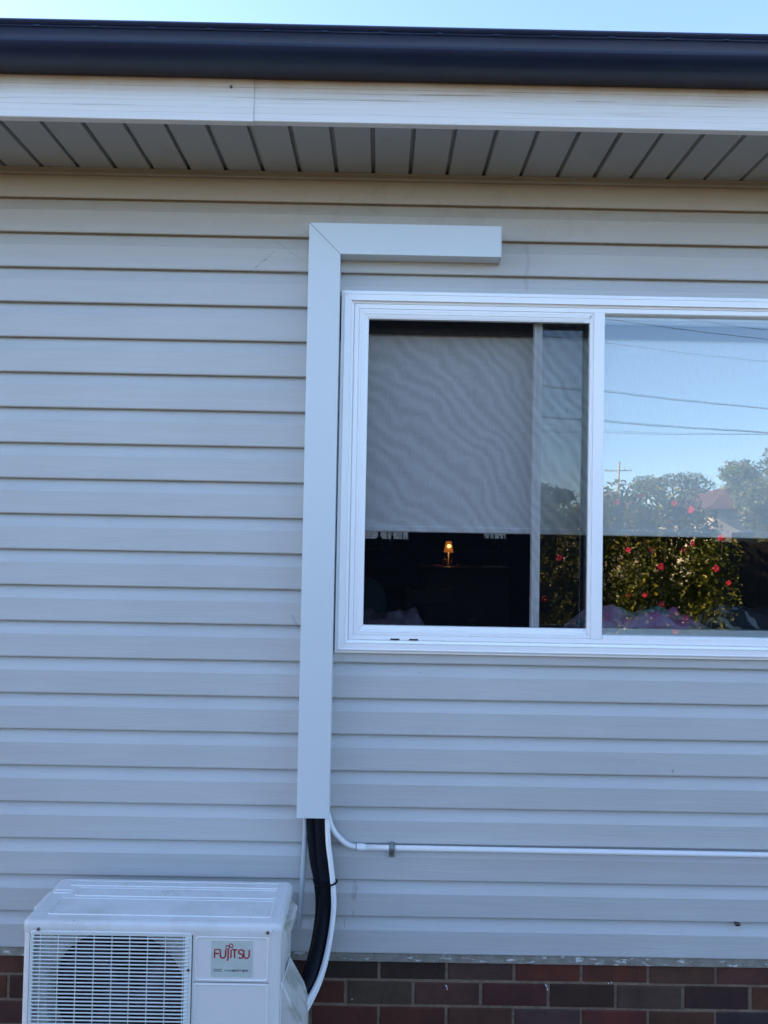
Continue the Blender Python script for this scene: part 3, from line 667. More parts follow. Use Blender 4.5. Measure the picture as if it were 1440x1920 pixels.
# casing with rounded vertical corners and an opening behind the grille
GX0, GX1, GZ0, GZ1 = -1.0265, -.5435, .115, .5985
cs = MB(); RC = .024; zt = .590
plan = []
for cx, cy, a0 in ((AX0+RC, AY0+RC, 270), (AX0+RC, AY1-RC, 180), (AX1-RC, AY1-RC, 90), (AX1-RC, AY0+RC, 0)):
    for k in range(7):
        a = R(a0-90*k/6); plan.append((cx+RC*math.cos(a), cy+RC*math.sin(a)))
n_ = len(plan)
cs.add([(x, y, AZ0) for x, y in plan]+[(x, y, zt) for x, y in plan], [(i, i+1, n_+i+1, n_+i) for i in range(n_-1)])
def resample(P, n):
    P = [Vector((*p, 0)) for p in P]; P.append(P[0]); d = [0]
    for i in range(1, len(P)): d.append(d[-1]+(P[i]-P[i-1]).length)
    out = []; j = 0
    for i in range(n):
        s = d[-1]*i/n
        while d[j+1] < s: j += 1
        q = P[j].lerp(P[j+1], (s-d[j])/(d[j+1]-d[j])); out.append((q.x, q.y))
    return out
def arcrect(x0, x1, z0, z1, cx, cz, n, r=None):
    """points on the rectangle hit by n equally spaced rays from (cx,cz)"""
    out = []
    for k in range(n):
        a = 2*math.pi*(k+.5)/n; dx, dz = math.cos(a), math.sin(a)
        if r: out.append((cx+dx*r, cz+dz*r)); continue
        t_ = min([(x1-cx)/dx if dx > 0 else 9e9, (x0-cx)/dx if dx < 0 else 9e9, (z1-cz)/dz if dz > 0 else 9e9, (z0-cz)/dz if dz < 0 else 9e9])
        out.append((cx+dx*t_, cz+dz*t_))
    return out
# front face = left strip, right panel, top and bottom strips round the opening
fx0, fx1 = AX0+RC, AX1-RC
def fquad(mb, x0, x1, z0, z1, y=AY0): mb.add([(x0, y, z0), (x1, y, z0), (x1, y, z1), (x0, y, z1)], [(0, 1, 2, 3)])
gx0, gx1, gz0, gz1 = GX0-.0035, GX1+.0035, GZ0-.004, .5935
fquad(cs, fx0, gx0, AZ0, zt); fquad(cs, gx1, fx1, AZ0, zt); fquad(cs, gx0, gx1, AZ0, gz0)
# recessed edge of opening
cs.add([(gx0, AY0, gz0), (gx1, AY0, gz0), (gx1, AY0, zt), (gx0, AY0, zt), (gx0, AY0+.014, gz0), (gx1, AY0+.014, gz0), (gx1, AY0+.014, zt), (gx0, AY0+.014, zt)], [(0, 1, 5, 4), (1, 2, 6, 5), (3, 0, 4, 7)])
cs.box(AX0+.01, AX1-.01, AY0+.01, AY1-.01, AZ0-.001, AZ0+.004)
casing = cs.build('casing', 'ac', ac, smooth=True)
# pressed service panel lines
pl = MB(); px0, px1 = -.5330, -.3120
def strip_rect(mb, x0, x1, z0, z1, r, wd, y0_, y1_):
    a = rrect(x0, x1, z0, z1, r); b_ = rrect(x0+wd, x1-wd, z0+wd, z1-wd, max(r-wd, .001))
    m_ = [( (p[0]+q_[0])/2, (p[1]+q_[1])/2) for p, q_ in zip(a, b_)]
    mb.ring([(x, y0_, z) for x, z in a], [(x, y1_, z) for x, z in m_]); mb.ring([(x, y1_, z) for x, z in m_], [(x, y0_, z) for x, z in b_])
strip_rect(pl, px0, px1, .4525, .5850, .013, .0065, AY0+.0002, AY0-.0028)
strip_rect(pl, px0, px1, .105, .4450, .006, .0055, AY0+.0002, AY0-.0024)
pl.build('service_panel', 'ac', ac, smooth='all')
sl_ = MB(); sl_.box(px0-.004, px1+.002, AY0-.0006, AY0+.001, .4482, .4502); sl_.build('panel_seam', 'grey', ac)
# lid
ld_ = MB()
def loop(r, inset, z): return [(x, y, z) for x, y in [(cx+(r)*math.cos(R(a0+90*k/8)), cy+(r)*math.sin(R(a0+90*k/8))) for cx, cy, a0 in
        ((AX1-RL, AY1-RL, 0), (AX0+RL, AY1-RL, 90), (AX0+RL, AY0+RL, 180), (AX1-RL, AY0+RL, 270)) for k in range(9)]]
RL = .022; ex = .0025
LL = []
for ins, z in ((-.0, .5885), (-.0, .602), (.0008, .6075), (.0025, .6135), (.0060, .6180), (.011, .6203), (.017, .6212), (.022, .6205)):
    LL.append(loop(RL+ex-ins, 0, z))
for a, b_ in zip(LL, LL[1:]): ld_.ring(a, b_)
n_ = len(LL[0]); ld_.add(LL[-1], [tuple(range(n_))]); ld_.add(LL[0], [tuple(range(n_))])
lido = ld_.build('lid', 'lid', ac, smooth=True)
rb = MB()
for (ya, yb, xa, xb) in ((-.165, -.128, -1.005, -.318), (-.235, -.178, -.965, -.316), (-.355, -.250, -1.000, -.314)):
    r_ = .012; wd = .0045
    a = [(x, y) for x, y in rrect(xa, xb, ya, yb, r_)]
    b1 = rrect(xa+wd*.5, xb-wd*.5, ya+wd*.5, yb-wd*.5, r_-wd*.4); b2 = rrect(xa+wd, xb-wd, ya+wd, yb-wd, r_-wd*.8)
    rb.ring([(x, y, .6203) for x, y in a], [(x, y, .6232) for x, y in b1]); rb.ring([(x, y, .6232) for x, y in b1], [(x, y, .6212) for x, y in b2])
for y in (-.196, -.216): rb.tube([(-1.040, y, .6195), (-1.030, y, .6215), (-.985, y, .6215), (-.975, y, .6195)], .0022, 8)
rb.build('lid_rib', 'ac', lido, smooth='all')
hl = MB(); hl.box(AX0-.010, AX0+.012, -.30, -.19, .588, .6135); hl.build('left_handle', 'ac', ac, bevel=.006, seg=3)
# grille
gr = MB(); yo, yi = AY0-.0045, AY0+.004
a = rrect(GX0, GX1, GZ0, GZ1-.004, .011); b1 = rrect(GX0+.002, GX1-.002, GZ0+.002, GZ1-.006, .010); b2 = rrect(GX0+.0085, GX1-.0085, GZ0+.008, GZ1-.0155, .005)
gr.ring([(x, yi, z) for x, z in a], [(x, yo+.002, z) for x, z in a]); gr.ring([(x, yo+.002, z) for x, z in a], [(x, yo, z) for x, z in b1]); gr.ring([(x, yo, z) for x, z in b1], [(x, yo+.001, z) for x, z in b2]); gr.ring([(x, yo+.001, z) for x, z in b2], [(x, yi+.003, z) for x, z in b2])
gr.box(GX1-.0205, GX1-.008, yo+.0015, yi, GZ0+.008, GZ1-.015)
z = GZ1-.0225
while z > GZ0+.01:
    gr.extrude_x([(yo-.0004, z+.0019), (yo-.0014, z+.0006), (yo-.0006, z-.0016), (yo+.0028, z-.0018), (yo+.0028, z+.0014), (yo-.0004, z+.0019)], [GX0+.006, GX1-.0085]); z -= .01105
for k in range(9):
    x = -.9965+k*.0535
    if x < GX1-.02: gr.box(x-.0008, x+.0008, yo+.0008, yo+.005, GZ0+.008, GZ1-.015)
grl = gr.build('front_grille', 'grille', ac)
for x, z in ((-.5512, .4865),):
    q_ = MB(); q_.tube([(x, yo-.0008, z), (x, yo-.0030, z)], .0042, 12); q_.build('grille_screw', 'screw', grl, smooth=True)
# shroud and fan
sh = MB(); FC = (-.776, .372); FR = .212; n_ = 72
ra = arcrect(GX0+.001, GX1-.001, GZ0, GZ1-.006, FC[0], FC[1], n_); ci = arcrect(0, 0, 0, 0, FC[0], FC[1], n_, FR+.012); c2 = arcrect(0, 0, 0, 0, FC[0], FC[1], n_, FR); 
ys = AY0+.022
sh.ring([(x, ys, z) for x, z in ra], [(x, ys, z) for x, z in ci]); sh.ring([(x, ys, z) for x, z in ci], [(x, ys+.01, z) for x, z in c2]); sh.ring([(x, ys+.01, z) for x, z in c2], [(x, ys+.075, z) for x, z in c2])
sh.build('fan_shroud', 'shroud', ac, smooth=True)
bkp = MB(); bkp.box(AX0+.02, AX1-.02, -.23, -.22, AZ0+.01, .58); bkp.build('condenser_coil', 'dark', ac)
fn = MB(); fn.lathe((0, 0, 0), [(.0, .0), (.03, 0), (.042, -.006), (.046, -.05)], 24)
for k in range(3):
    n1, n2 = 10, 8; vs = []
    for i in range(n1+1):
        r_ = .04+(.19-.04)*i/n1; sweep_ = .35*(i/n1)**1.3
        for j in range(n2+1):
            a = 2*math.pi*k/3+(-.42-.1*i/n1)+(.95+.15*i/n1)*j/n2+sweep_
            vs.append((r_*math.cos(a), r_*math.sin(a), -.005-.05*j/n2+.012*math.sin(3*j/n2)))
    fn.add(vs, [(i*(n2+1)+j, (i+1)*(n2+1)+j, (i+1)*(n2+1)+j+1, i*(n2+1)+j+1) for i in range(n1) for j in range(n2)])
fn.v = [(FC[0]+x, AY0+.045-z_, FC[1]+y) for x, y, z_ in fn.v]
fn.build('fan', 'fan', ac, smooth=True)
# feet
for x in (AX0+.09, AX1-.15): ft = MB(); ft.box(x, x+.06, AY0-.015, AY1+.015, .0505, .0835); ft.build('mounting_foot', 'dark', ac, bevel=.003)
for x in (-1.0030, -.3165):
    q_ = MB(); q_.tube([(x, AY0-.0024, .5985), (x, AY0-.0065, .5985)], [.0052, .0036], 12); q_.build('lid_screw', 'screw', lido, smooth=True)
# right side: grab handle, recess, valve cover
hh = MB()
V = [(AX1-.002, -.315, .590), (AX1-.002, -.165, .590), (AX1-.002, -.165, .500), (AX1-.002, -.315, .510), (-.2540, -.275, .5830), (-.2470, -.19, .5830), (-.2520, -.185, .5350), (-.2600, -.275, .5400)]
hh.add(V, [(0, 4, 5, 1), (1, 5, 6, 2), (2, 6, 7, 3), (3, 7, 4, 0), (4, 7, 6, 5)]); ho = hh.build('side_handle', 'valve', ac, bevel=.007, seg=3, smooth=True)
rp = MB(); rp.prism([(x, z) for x, z in ((0, 0), (1, 0), (1, 1), (0, 1))], 0, 0) if False else None
rp.add([(AX1+.0010, -.30, .50), (AX1+.0010, -.13, .50), (AX1+.0010, -.13, .12), (AX1+.0010, -.30, .12), (AX1+.0040, -.335, .52), (AX1+.0100, -.30, .505), (AX1+.0050, -.34, .12)], [(0, 1, 2, 3), (4, 5, 0), (4, 0, 3, 6)])
rp.build('side_recess', 'shroud', ac)
fl = MB()    # wavy front flange of the side panel
pts = [(-.345, .585, .004), (-.325, .555, .010), (-.318, .52, .013), (-.322, .49, .011), (-.330, .465, .007), (-.334, .44, .006), (-.336, .42, .006)]
for i in range(len(pts)-1):
    (ya, za, pa_), (yb, zb_, pb_) = pts[i], pts[i+1]
    fl.add([(AX1+.001, -.372, za), (AX1+.001, -.372, zb_), (AX1+pb_, yb, zb_), (AX1+pa_, ya, za), (AX1+.001, ya+.012, za), (AX1+.001, yb+.012, zb_)], [(0, 1, 2, 3), (3, 2, 5, 4)])
fl.build('side_flange', 'ac', ac, smooth='all')
vc = MB()
ol = [(AX1-.004, .398), (AX1+.0035, .408), (AX1+.0090, .404), (AX1+.0620, .314), (AX1+.0680, .298), (AX1+.0695, .275), (AX1+.0695, .100), (AX1-.004, .100)]
up_ = [.030, .030, .022, .006, 0, 0, 0, 0]
n_ = len(ol); ya, yb = -.378, -.175
vc.add([(x, ya, z+u) for (x, z), u in zip(ol, up_)]+[(x, yb, z) for x, z in ol], [tuple(range(n_)), tuple(range(n_, 2*n_))[::-1]]+[(i, i+n_, (i+1) % n_+n_, (i+1) % n_) for i in range(n_)])
vo = vc.build('valve_cover', 'valve', ac, bevel=.005, seg=3, smooth=True)
rm = MB(); rm.tube(smoothpath([(AX1+.0045, -.180, .409), (AX1+.0060, -.25, .421), (AX1+.0050, -.32, .431), (AX1+.0040, -.368, .4385), (AX1+.0010, -.379, .437), (AX1+.0010, -.380, .425), (AX1+.0010, -.380, .30)]), .0026, 8); rm.build('cover_rim', 'ac', vo, smooth='all')
# badge with its writing
bdg = MB(); bx0, bx1, bz0, bz1 = -.4845, -.3615, .4655, .5725
bdg.prism(rrect(bx0, bx1, bz0, bz1, .002, 3), AY0-.0012, AY0+.001); bo = bdg.build('badge', 'badge', ac)
def stroke(mb, P, wd, y, closed=False):
    P = [Vector((p[0], 0, p[1])) for p in P]; m_ = len(P); L1 = []; R1 = []
    for i, p in enumerate(P):
        a = P[i-1] if (i or closed) else P[i]; b_ = P[(i+1) % m_] if (i < m_-1 or closed) else P[i]
        d = (b_-a).normalized(); n = Vector((-d.z, 0, d.x))*wd/2
        L1.append(p+n); R1.append(p-n)
    vs = []
    for q_ in L1+R1: vs.append((q_.x, y, q_.z))
    k = m_ if closed else m_-1
    mb.add(vs, [(i, (i+1) % m_, (i+1) % m_+m_, i+m_) for i in range(k)])
def glyph(ch):
    cur = lambda cx, cy, rx, ry, a0, a1, n=8: [(cx+rx*math.cos(R(a0+(a1-a0)*k/n)), cy+ry*math.sin(R(a0+(a1-a0)*k/n))) for k in range(n+1)]
    G = {'F': [[(0, 0), (0, 1), (.62, 1)], [(0, .53), (.52, .53)]],
         'U': [[(0, 1), (0, .34)]+cur(.32, .34, .32, .34, 180, 360)+[(.64, 1)]],
         'J': [[(.22, 1.0), (.22, -.02)]+cur(-.02, -.02, .24, .30, 0, -70, 5)],
         'I': [[(0, 0), (0, 1)]], 'T': [[(0, 1), (.62, 1)], [(.31, 1), (.31, 0)]],
         'S': [cur(.3, .75, .27, .25, 35, 250, 8)+cur(.28, .26, .29, .26, 75, -145, 8)],
         'D': [[(0, 0), (0, 1), (.45, 1)]+cur(.45, .5, .3, .5, 90, -90)+[(0, 0)]], 'C': [[(.75, 1), (.3, 1)]+cur(.3, .5, .3, .5, 90, 270)+[(.75, 0)]],
         'N': [[(0, 0), (0, 1), (.75, 0), (.75, 1)]], 'V': [[(0, 1), (.38, 0), (.76, 1)]], 'E': [[(.7, 1), (0, 1), (0, 0), (.7, 0)], [(0, .5), (.6, .5)]],
         'R': [[(0, 0), (0, 1), (.6, 1), (.7, .75), (.6, .5), (0, .5)], [(.42, .5), (.74, 0)]]}
    return G[ch]
lt = MB(); y_ = AY0-.0016; yl = .5215; H = .0250
adv = [(0, 'F'), (.69, 'U'), (1.42, 'J'), (1.98, 'I'), (2.10, 'T'), (2.86, 'S'), (3.52, 'U')]
sx_ = (.1040)/4.18
for a, ch in adv:
    for s in glyph(ch): stroke(lt, [(bx0+.0100+(a+px_)*sx_, yl+pz_*H) for px_, pz_ in s], .0043, y_)
inf = []
for k in range(32):
    a = 2*math.pi*k/32; d_ = 1+math.sin(a)**2
    u_, v_ = .0108*math.cos(a)/d_, .0175*math.sin(a)*math.cos(a)/d_; ca, sa_ = math.cos(R(22)), math.sin(R(22))
    inf.append((bx0+.0540+u_*ca-v_*sa_, .5555+u_*sa_+v_*ca))
stroke(lt, inf, .0027, y_, True)
lt.build('lettering', 'red', bo, recalc=False)
l2 = MB(); cx_ = bx0+.0100
for ch, wd_ in zip('DC INVERTER', [.013, .013, .005]+[.0050]+[.0096]*7):
    if ch != ' ':
        big = ch in 'DC' and cx_ < bx0+.035
        hh_ = .0062 if big else .0050; ww = wd_*.86
        for s in glyph(ch): stroke(l2, [(cx_+px_*ww/.78, .4822+pz_*hh_) for px_, pz_ in s], .0019, y_)
    cx_ += wd_
l2.build('lettering', 'grey', bo, recalc=False)
for ch_ in bo.children: pass

# ------------------------------------------------------------------ snail under a board
sn = MB(); sn.ball((1.2795, -.006, .4535), .0085, sc=(1.3, .8, .85)); sn.ball((1.272, -.006, .4590), .0050, sc=(1.6, .7, .6))
tag(sn.build('snail', 'snail', None, org=(1.2795, 0, .4535), smooth='all'), 'small dark brown snail clinging under the second lowest board, far right', 'snail')

# ------------------------------------------------------------------ room contents
def fblanket(name, x0, x1, y0, y1, ztop, drop, m_, label, cat, seed, bumps=.03):
    mb = MB(); nx, ny = 46, 22; vs = []
    for i in range(nx+1):
        u = i/nx
        for j in range(ny+1):
            v_ = j/ny; e = min(1, min(u, 1-u)*7)**.6*min(1, v_*5+.2)**.5
            z = ztop-drop+drop*e*(.72+.5*wn(u*3.1+seed, v_*1.5))+bumps*wn(u*9+seed, v_*5)*e+.004*abs(wn(u*18+seed, v_*12))
            vs.append((x0+(x1-x0)*u, y0+(y1-y0)*v_+.02*wn(u*5, v_*4+seed), z))
    for i in range(nx):
        for j in range(ny): mb.f.append((i*(ny+1)+j, (i+1)*(ny+1)+j, (i+1)*(ny+1)+j+1, i*(ny+1)+j+1)); mb.c.append(None)
    mb.v = vs
    o = mb.build(name, m_, None, org=((x0+x1)/2, y0, ztop-drop), smooth='all'); tag(o, label, cat)
    md = o.modifiers.new('s', 'SOLIDIFY'); md.thickness = .012
    return o
def pattern(name, cols, scale):
    m, t, p = newmat(name); tc = N(t, 'ShaderNodeTexCoord'); O = tc.outputs['Object']
    wv = N(t, 'ShaderNodeTexWave'); wv.wave_type = 'RINGS'; wv.inputs['Scale'].default_value = scale; wv.inputs['Distortion'].default_value = 16; wv.inputs['Detail'].default_value = 2; t.links.new(O, wv.inputs['Vector'])
    sw_ = math_(t, 'SINE', math_(t, 'MULTIPLY', nz(t, O, scale*.5, 1.5), 34))
    c = mix(t, rng(t, sw_, .2, .7), cols[0], cols[1])
    c = mix(t, rng(t, nz(t, O, 7, 2), .56, .60), c, cols[2])
    t.links.new(c, p.inputs['Base Color']); p.inputs['Roughness'].default_value = .9
    return m
sofa = thing('sofa', (.8, .3, .45), 'dark sofa standing with its back to the window, under the blankets', 'sofa')
q_ = MB(); q_.box(-.14, 2.1, .20, .42, .60, 1.415); q_.build('backrest', 'sofa', sofa, bevel=.03, seg=3)
q_ = MB(); q_.box(-.14, 2.1, .42, 1.1, .55, .90); q_.build('seat', 'sofa', sofa, bevel=.04, seg=3)
for x in (-.1, 2.0):
    for y in (.24, 1.0): q_ = MB(); q_.box(x, x+.06, y, y+.06, .4505, .60); q_.build('leg', 'wood', sofa)
fblanket('blanket', .76, 1.30, .16, .46, 1.535, .115, pattern('pink quilt print', ((.50, .17, .40), (.50, .36, .56), (.08, .28, .30)), 6), 'pink and purple patterned quilt heaped behind the fixed pane', 'blanket', 1.7)
fblanket('blanket', 1.27, 1.66, .16, .46, 1.545, .115, pattern('black and white print', ((.02, .025, .04), (.26, .28, .31), (.02, .02, .03)), 17), 'black blanket with pale swirls heaped right of the pink quilt', 'blanket', 6.1, .02)
fblanket('blanket', -.12, .19, .22, .50, 1.495, .08, 'mauve', 'dull mauve blanket crumpled in the lower left of the open sash', 'blanket', 3.3, .03)
cu = MB(); cu.ball((-.06, .62, 1.50), .115, sc=(.8, .4, 1.0)); tag(cu.build('cushion', 'teal', None, org=(-.06, .62, 1.39), smooth='all'), 'round-topped teal cushion behind the mauve blanket', 'cushion')
# sideboard and lamp
sb_ = thing('sideboard', (.65, 4.5, .45), 'tall dark sideboard carrying the lit lamp in the room', 'sideboard')
q_ = MB(); q_.box(.42, 1.20, 4.3, 4.8, .52, 1.492); q_.build('cabinet', 'wood', sb_, bevel=.004)
q_ = MB(); q_.box(.40, 1.22, 4.28, 4.82, 1.492, 1.512); q_.build('top', 'wood', sb_, bevel=.004)
for x in (.44, 1.13):
    for y in (4.32, 4.72): q_ = MB(); q_.box(x, x+.05, y, y+.05, .4505, .52); q_.build('leg', 'wood', sb_)
for x in (.44, .82): q_ = MB(); q_.box(x, x+.36, 4.294, 4.2995, .56, 1.46); dd = q_.build('door', 'wood', sb_); q_ = MB(); q_.ball((x+(.33 if x < .5 else .03), 4.288, 1.05), .012); q_.build('handle', 'clip', dd, smooth='all')
lp = thing('table_lamp', (.6423, 4.5, 1.512), 'small lit lamp with an amber tapered shade glowing inside the dark room', 'lamp')
shm, t, p = newmat('amber shade'); p.inputs['Base Color'].default_value = (.5, .22, .06, 1); p.inputs['Emission Color'].default_value = (1, .33, .05, 1); p.inputs['Emission Strength'].default_value = .075
q_ = MB(); q_.lathe((.6423, 4.5, 1.512), [(.046, .128), (.026, .232)], 28); q_.build('lamp_shade', shm, lp, smooth='all')
q_ = MB(); q_.ball((.6423, 4.45, 1.70), .020, sc=(1, .6, .75)); q_.build('bulb', emis('warm bulb', (1, .62, .16), 1.0), lp, smooth='all')
q_ = MB(); q_.lathe((.6423, 4.5, 1.512), [(.035, .0005), (.035, .012), (.010, .022), (.008, .13), (.0, .13)], 20); q_.build('lamp_base', 'wood', lp, smooth='all')
ll = bpy.data.lights.new('lamp_light', 'POINT'); ll.energy = .16; ll.color = (1, .5, .18); ll.shadow_soft_size = .02; lo = bpy.data.objects.new('lamp_light', ll); lo.location = (0, 0, .15); lo.parent = lp; col.objects.link(lo)
def flask(name, x, y, z, h, r, m_, label, cat, group=None):
    q_ = MB(); q_.lathe((x, y, z), [(0, 0), (r, 0), (r, h*.62), (r*.4, h*.75), (r*.36, h), (0, h)], 16)
    tag(q_.build(name, m_, None, org=(x, y, z), smooth=True), label, cat, group)
flask('bottle', .597, 4.42, 1.5125, .095, .020, 'amber', 'amber lit bottle just left of the lamp base', 'bottle')
flask('bottle', .672, 4.42, 1.5125, .080, .014, 'amber', 'thin dim bottle just right of the lamp base', 'bottle')
q_ = MB(); q_.lathe((.712, 4.40, 1.5125), [(0, 0), (.017, 0), (.017, .022), (0, .022)], 16); tag(q_.build('candle', 'wax', None, org=(.712, 4.40, 1.5125), smooth=True), 'short pink candle right of the lamp on the sideboard', 'candle')
q_ = MB(); q_.box(.50, .58, 4.35, 4.45, 1.5125, 1.522); tag(q_.build('book', 'wax', None, org=(.54, 4.4, 1.5125)), 'thin reddish book lying left of the lamp', 'book')
# white stool and chair in the dark
stl = thing('stool', (.7525, 3.5, .45), 'small white stool barely visible low in the dark room', 'stool')
q_ = MB(); q_.box(.724, .781, 3.45, 3.55, 1.108, 1.120); q_.build('seat', 'stool', stl)
for xa, xb in ((.730, .722), (.775, .783)):
    for y in (3.46, 3.54): q_ = MB(); q_.tube([(xa, y, 1.108), (xb-(.752-xb)*-.0, y, .4505)], .005, 8); q_.build('leg', 'stool', stl)
ch = thing('dining_chair', (.42, 3.9, .45), 'dark dining chair in the shadow in front of the sideboard', 'chair')
q_ = MB(); q_.box(.22, .62, 3.75, 4.12, .88, .92); q_.build('seat', 'wood', ch, bevel=.006)
for x in (.23, .585):
    for y in (3.76, 4.08): q_ = MB(); q_.box(x, x+.03, y, y+.03, .4505, .88 if y > 4 else 1.36); q_.build('leg', 'wood', ch)
q_ = MB(); q_.box(.26, .585, 3.762, 3.788, 1.22, 1.34); q_.build('backrest', 'wood', ch, bevel=.004)
# things on the rear sills
flask('vase', -.02, 7.93, 1.60, .235, .045, 'wood', 'dark vase in front of the bright rear window, left of the blue bottle', 'vase')
flask('bottle', .16, 7.93, 1.60, .26, .022, 'bottle', 'blue bottle standing in the left rear window', 'bottle')
slf = MB(); slf.box(-.4, 2.3, 7.86, 7.99, 1.575, 1.5995); tag(slf.build('shelf', 'wood', None, org=(.9, 7.99, 1.575)), 'long dark shelf along the rear wall below the rear windows', 'shelf')
for i, x in enumerate((1.45, 1.515, 1.575, 1.655, 1.71)):
    flask('jar', x, 7.93, 1.60, .218+.012*((i*7) % 3-1), .026, 'wood', ['leftmost', 'second', 'middle', 'fourth', 'rightmost'][i]+' of five dark jars in silhouette before the right rear window', 'jar', 'jars on the rear shelf')

# ------------------------------------------------------------------ garden behind the camera (mostly seen in the glass)
def leaves(name, m_, parent, pts, size, aspect=.42, seed=1, up=.3, face=None, org=None):
    rs = np.random.RandomState(seed); n = len(pts); P = np.array(pts)
    d = rs.normal(size=(n, 3)); d[:, 2] += up; d /= np.linalg.norm(d, axis=1)[:, None]
    e = rs.normal(size=(n, 3)); 
    if face is not None: e += np.cross(d, np.array(face)[None, :])*1.2
    e -= d*(e*d).sum(1)[:, None]; e /= np.linalg.norm(e, axis=1)[:, None]; nn = np.cross(d, e)
    L_ = size*rs.uniform(.65, 1.3, (n, 1)); W_ = L_*aspect
    a = P-d*L_/2; b_ = P+d*L_/2; l_ = P+e*W_/2+nn*W_*.22-d*L_*.05; r_ = P-e*W_/2+nn*W_*.22-d*L_*.05
    V = np.stack([a, r_, b_, l_], 1).reshape(-1, 3)
    o0 = np.array(org if org is not None else ORG[parent.name])
    me = bpy.data.meshes.new(name); V = V-o0
    F = np.arange(n*4).reshape(n, 4); tri = np.concatenate([F[:, [0, 1, 2]], F[:, [0, 2, 3]]], 1).reshape(-1, 3)
    me.vertices.add(len(V)); me.vertices.foreach_set('co', V.astype(np.float32).ravel())
    me.loops.add(len(tri)*3); me.loops.foreach_set('vertex_index', tri.astype(np.int32).ravel())
    me.polygons.add(len(tri)); me.polygons.foreach_set('loop_start', np.arange(0, len(tri)*3, 3, dtype=np.int32)); me.update(calc_edges=True)
    at = me.color_attributes.new('Col', 'FLOAT_COLOR', 'CORNER')
    cc = np.repeat(np.concatenate([rs.uniform(0, 1, (n, 3)), np.ones((n, 1))], 1), 6, axis=0); at.data.foreach_set('color', cc.astype(np.float32).ravel())
    o = bpy.data.objects.new(name, me); me.materials.append(m_); col.objects.link(o)
    if parent: o.parent = parent
    return o
hedm = leaf_material('hibiscus leaves', (.055, .080, .010), (.24, .23, .030), (.55, .42, .06))
hedge = thing('hedge', (1.2, -8.9, 0), 'sunlit hibiscus hedge with red flowers, reflected in the fixed pane', 'hedge')
rs = np.random.RandomState(7); pts = []
def hz(x): return 2.32+.22*math.sin(x*1.9+.4)+.14*wn(x*3.1, 2)+.05*wn(x*9, 4)-.55*max(0, x-4.5)
def hy(x, z): return -8.42+.22*wn(x*1.3, z*1.3, 1)+.12*wn(x*3.5, z*3.5, 2)-.35*max(0, z-2.0)**1.2
while len(pts) < 52000:
    x = rs.uniform(-3.2, 5.25); z = rs.uniform(.05, hz(x)+.18)
    if x > 4.75 and rs.rand() < (x-4.75)*1.6: continue
    y = hy(x, z)-abs(rs.normal(0, .17))+rs.normal(0, .035)
    if z > hz(x) and rs.rand() < .72: continue
    if wn(x*4.2, z*4.2, 5) > .25 and rs.rand() < .55: y -= .18
    pts.append((x, y, z))
leaves('foliage', hedm, hedge, pts, .075, .45, 3, .1, face=(0, 1, 0))
pts2 = [(rs.uniform(-3.2, 5.1), rs.uniform(-9.4, -8.75), rs.uniform(.1, 2.3)) for _ in range(9000)]
leaves('inner_foliage', hedm, hedge, pts2, .12, .6, 5)
q_ = MB()
for k in range(46):
    x = rs.uniform(-3.1, 5.1); y = rs.uniform(-9.2, -8.6); h_ = hz(x)*rs.uniform(.8, 1.12)
    q_.tube(smoothpath([(x, y, 0), (x+rs.normal(0, .08), y+.06, h_*.4), (x+rs.normal(0, .16), y+rs.normal(.1, .1), h_)], 4), [.016-.0014*i for i in range(9)], 6)
q_.build('stem', 'bark', hedge, smooth='all')
def flower(x, z, r, ang):
    y = hy(x, z)+.07; mb = MB(); P0 = Vector((x, y, z)); ax = Vector((math.cos(ang)*.35, 1, math.sin(ang)*.25)).normalized()
    a = ax.cross(Vector((0, 0, 1))).normalized(); b_ = a.cross(ax)
    for k in range(5):
        th = 2*math.pi*k/5+ang; d = a*math.cos(th)+b_*math.sin(th); e = -a*math.sin(th)+b_*math.cos(th)
        rows_ = []
        for i, (rr, ww, hh_) in enumerate(((.05, .04, 0), (.35, .26, .18), (.7, .42, .24), (.92, .36, .16), (1.03, .14, .06))):
            for s in (-1, 0, 1): rows_.append(P0+d*r*rr+e*r*ww*s+ax*r*(hh_+(.05 if s else 0)))
        mb.add(rows_, [(i*3+s, i*3+s+1, i*3+s+4, i*3+s+3) for i in range(4) for s in range(2)])
    fo = mb.build('flower', 'petal', hedge, smooth='all')
    q2 = MB(); q2.tube([P0, P0+ax*r*.8], [r*.06, r*.09], 6); q2.build('stamen', 'stamen', fo)
for i, (x, z) in enumerate(((3.929, 1.645), (4.549, 1.749), (4.959, 1.842), (4.078, 1.40), (3.563, .982), (4.19, 2.044), (4.242, 2.324), (4.522, 2.237), (3.472, 2.33), (3.774, 2.42), (4.418, 1.646), (4.83, 1.391), (5.048, 1.186), (4.271, .479), (4.44, .659), (4.098, .853), (3.819, .986), (3.611, 1.639),
                            (1.7, 1.9), (.9, 1.3), (-.4, 1.8), (-1.6, 1.2), (2.6, 1.5), (2.4, .9))):
    flower(x, z, .036+.016*((i*5) % 4)/3, i*1.3)
for i, (x, z) in enumerate(((3.972, 1.136), (4.686, .84), (3.973, 1.012), (4.316, .726), (3.45, 1.75))):
    y = hy(x, z)+.07; q_ = MB(); q_.add([(x-.03, y, z+.01), (x, y+.01, z-.028), (x+.036, y, z-.012), (x+.005, y+.02, z+.03)], [(0, 1, 2), (0, 2, 3)]); q_.build('yellow_leaf', 'yleaf', hedge)

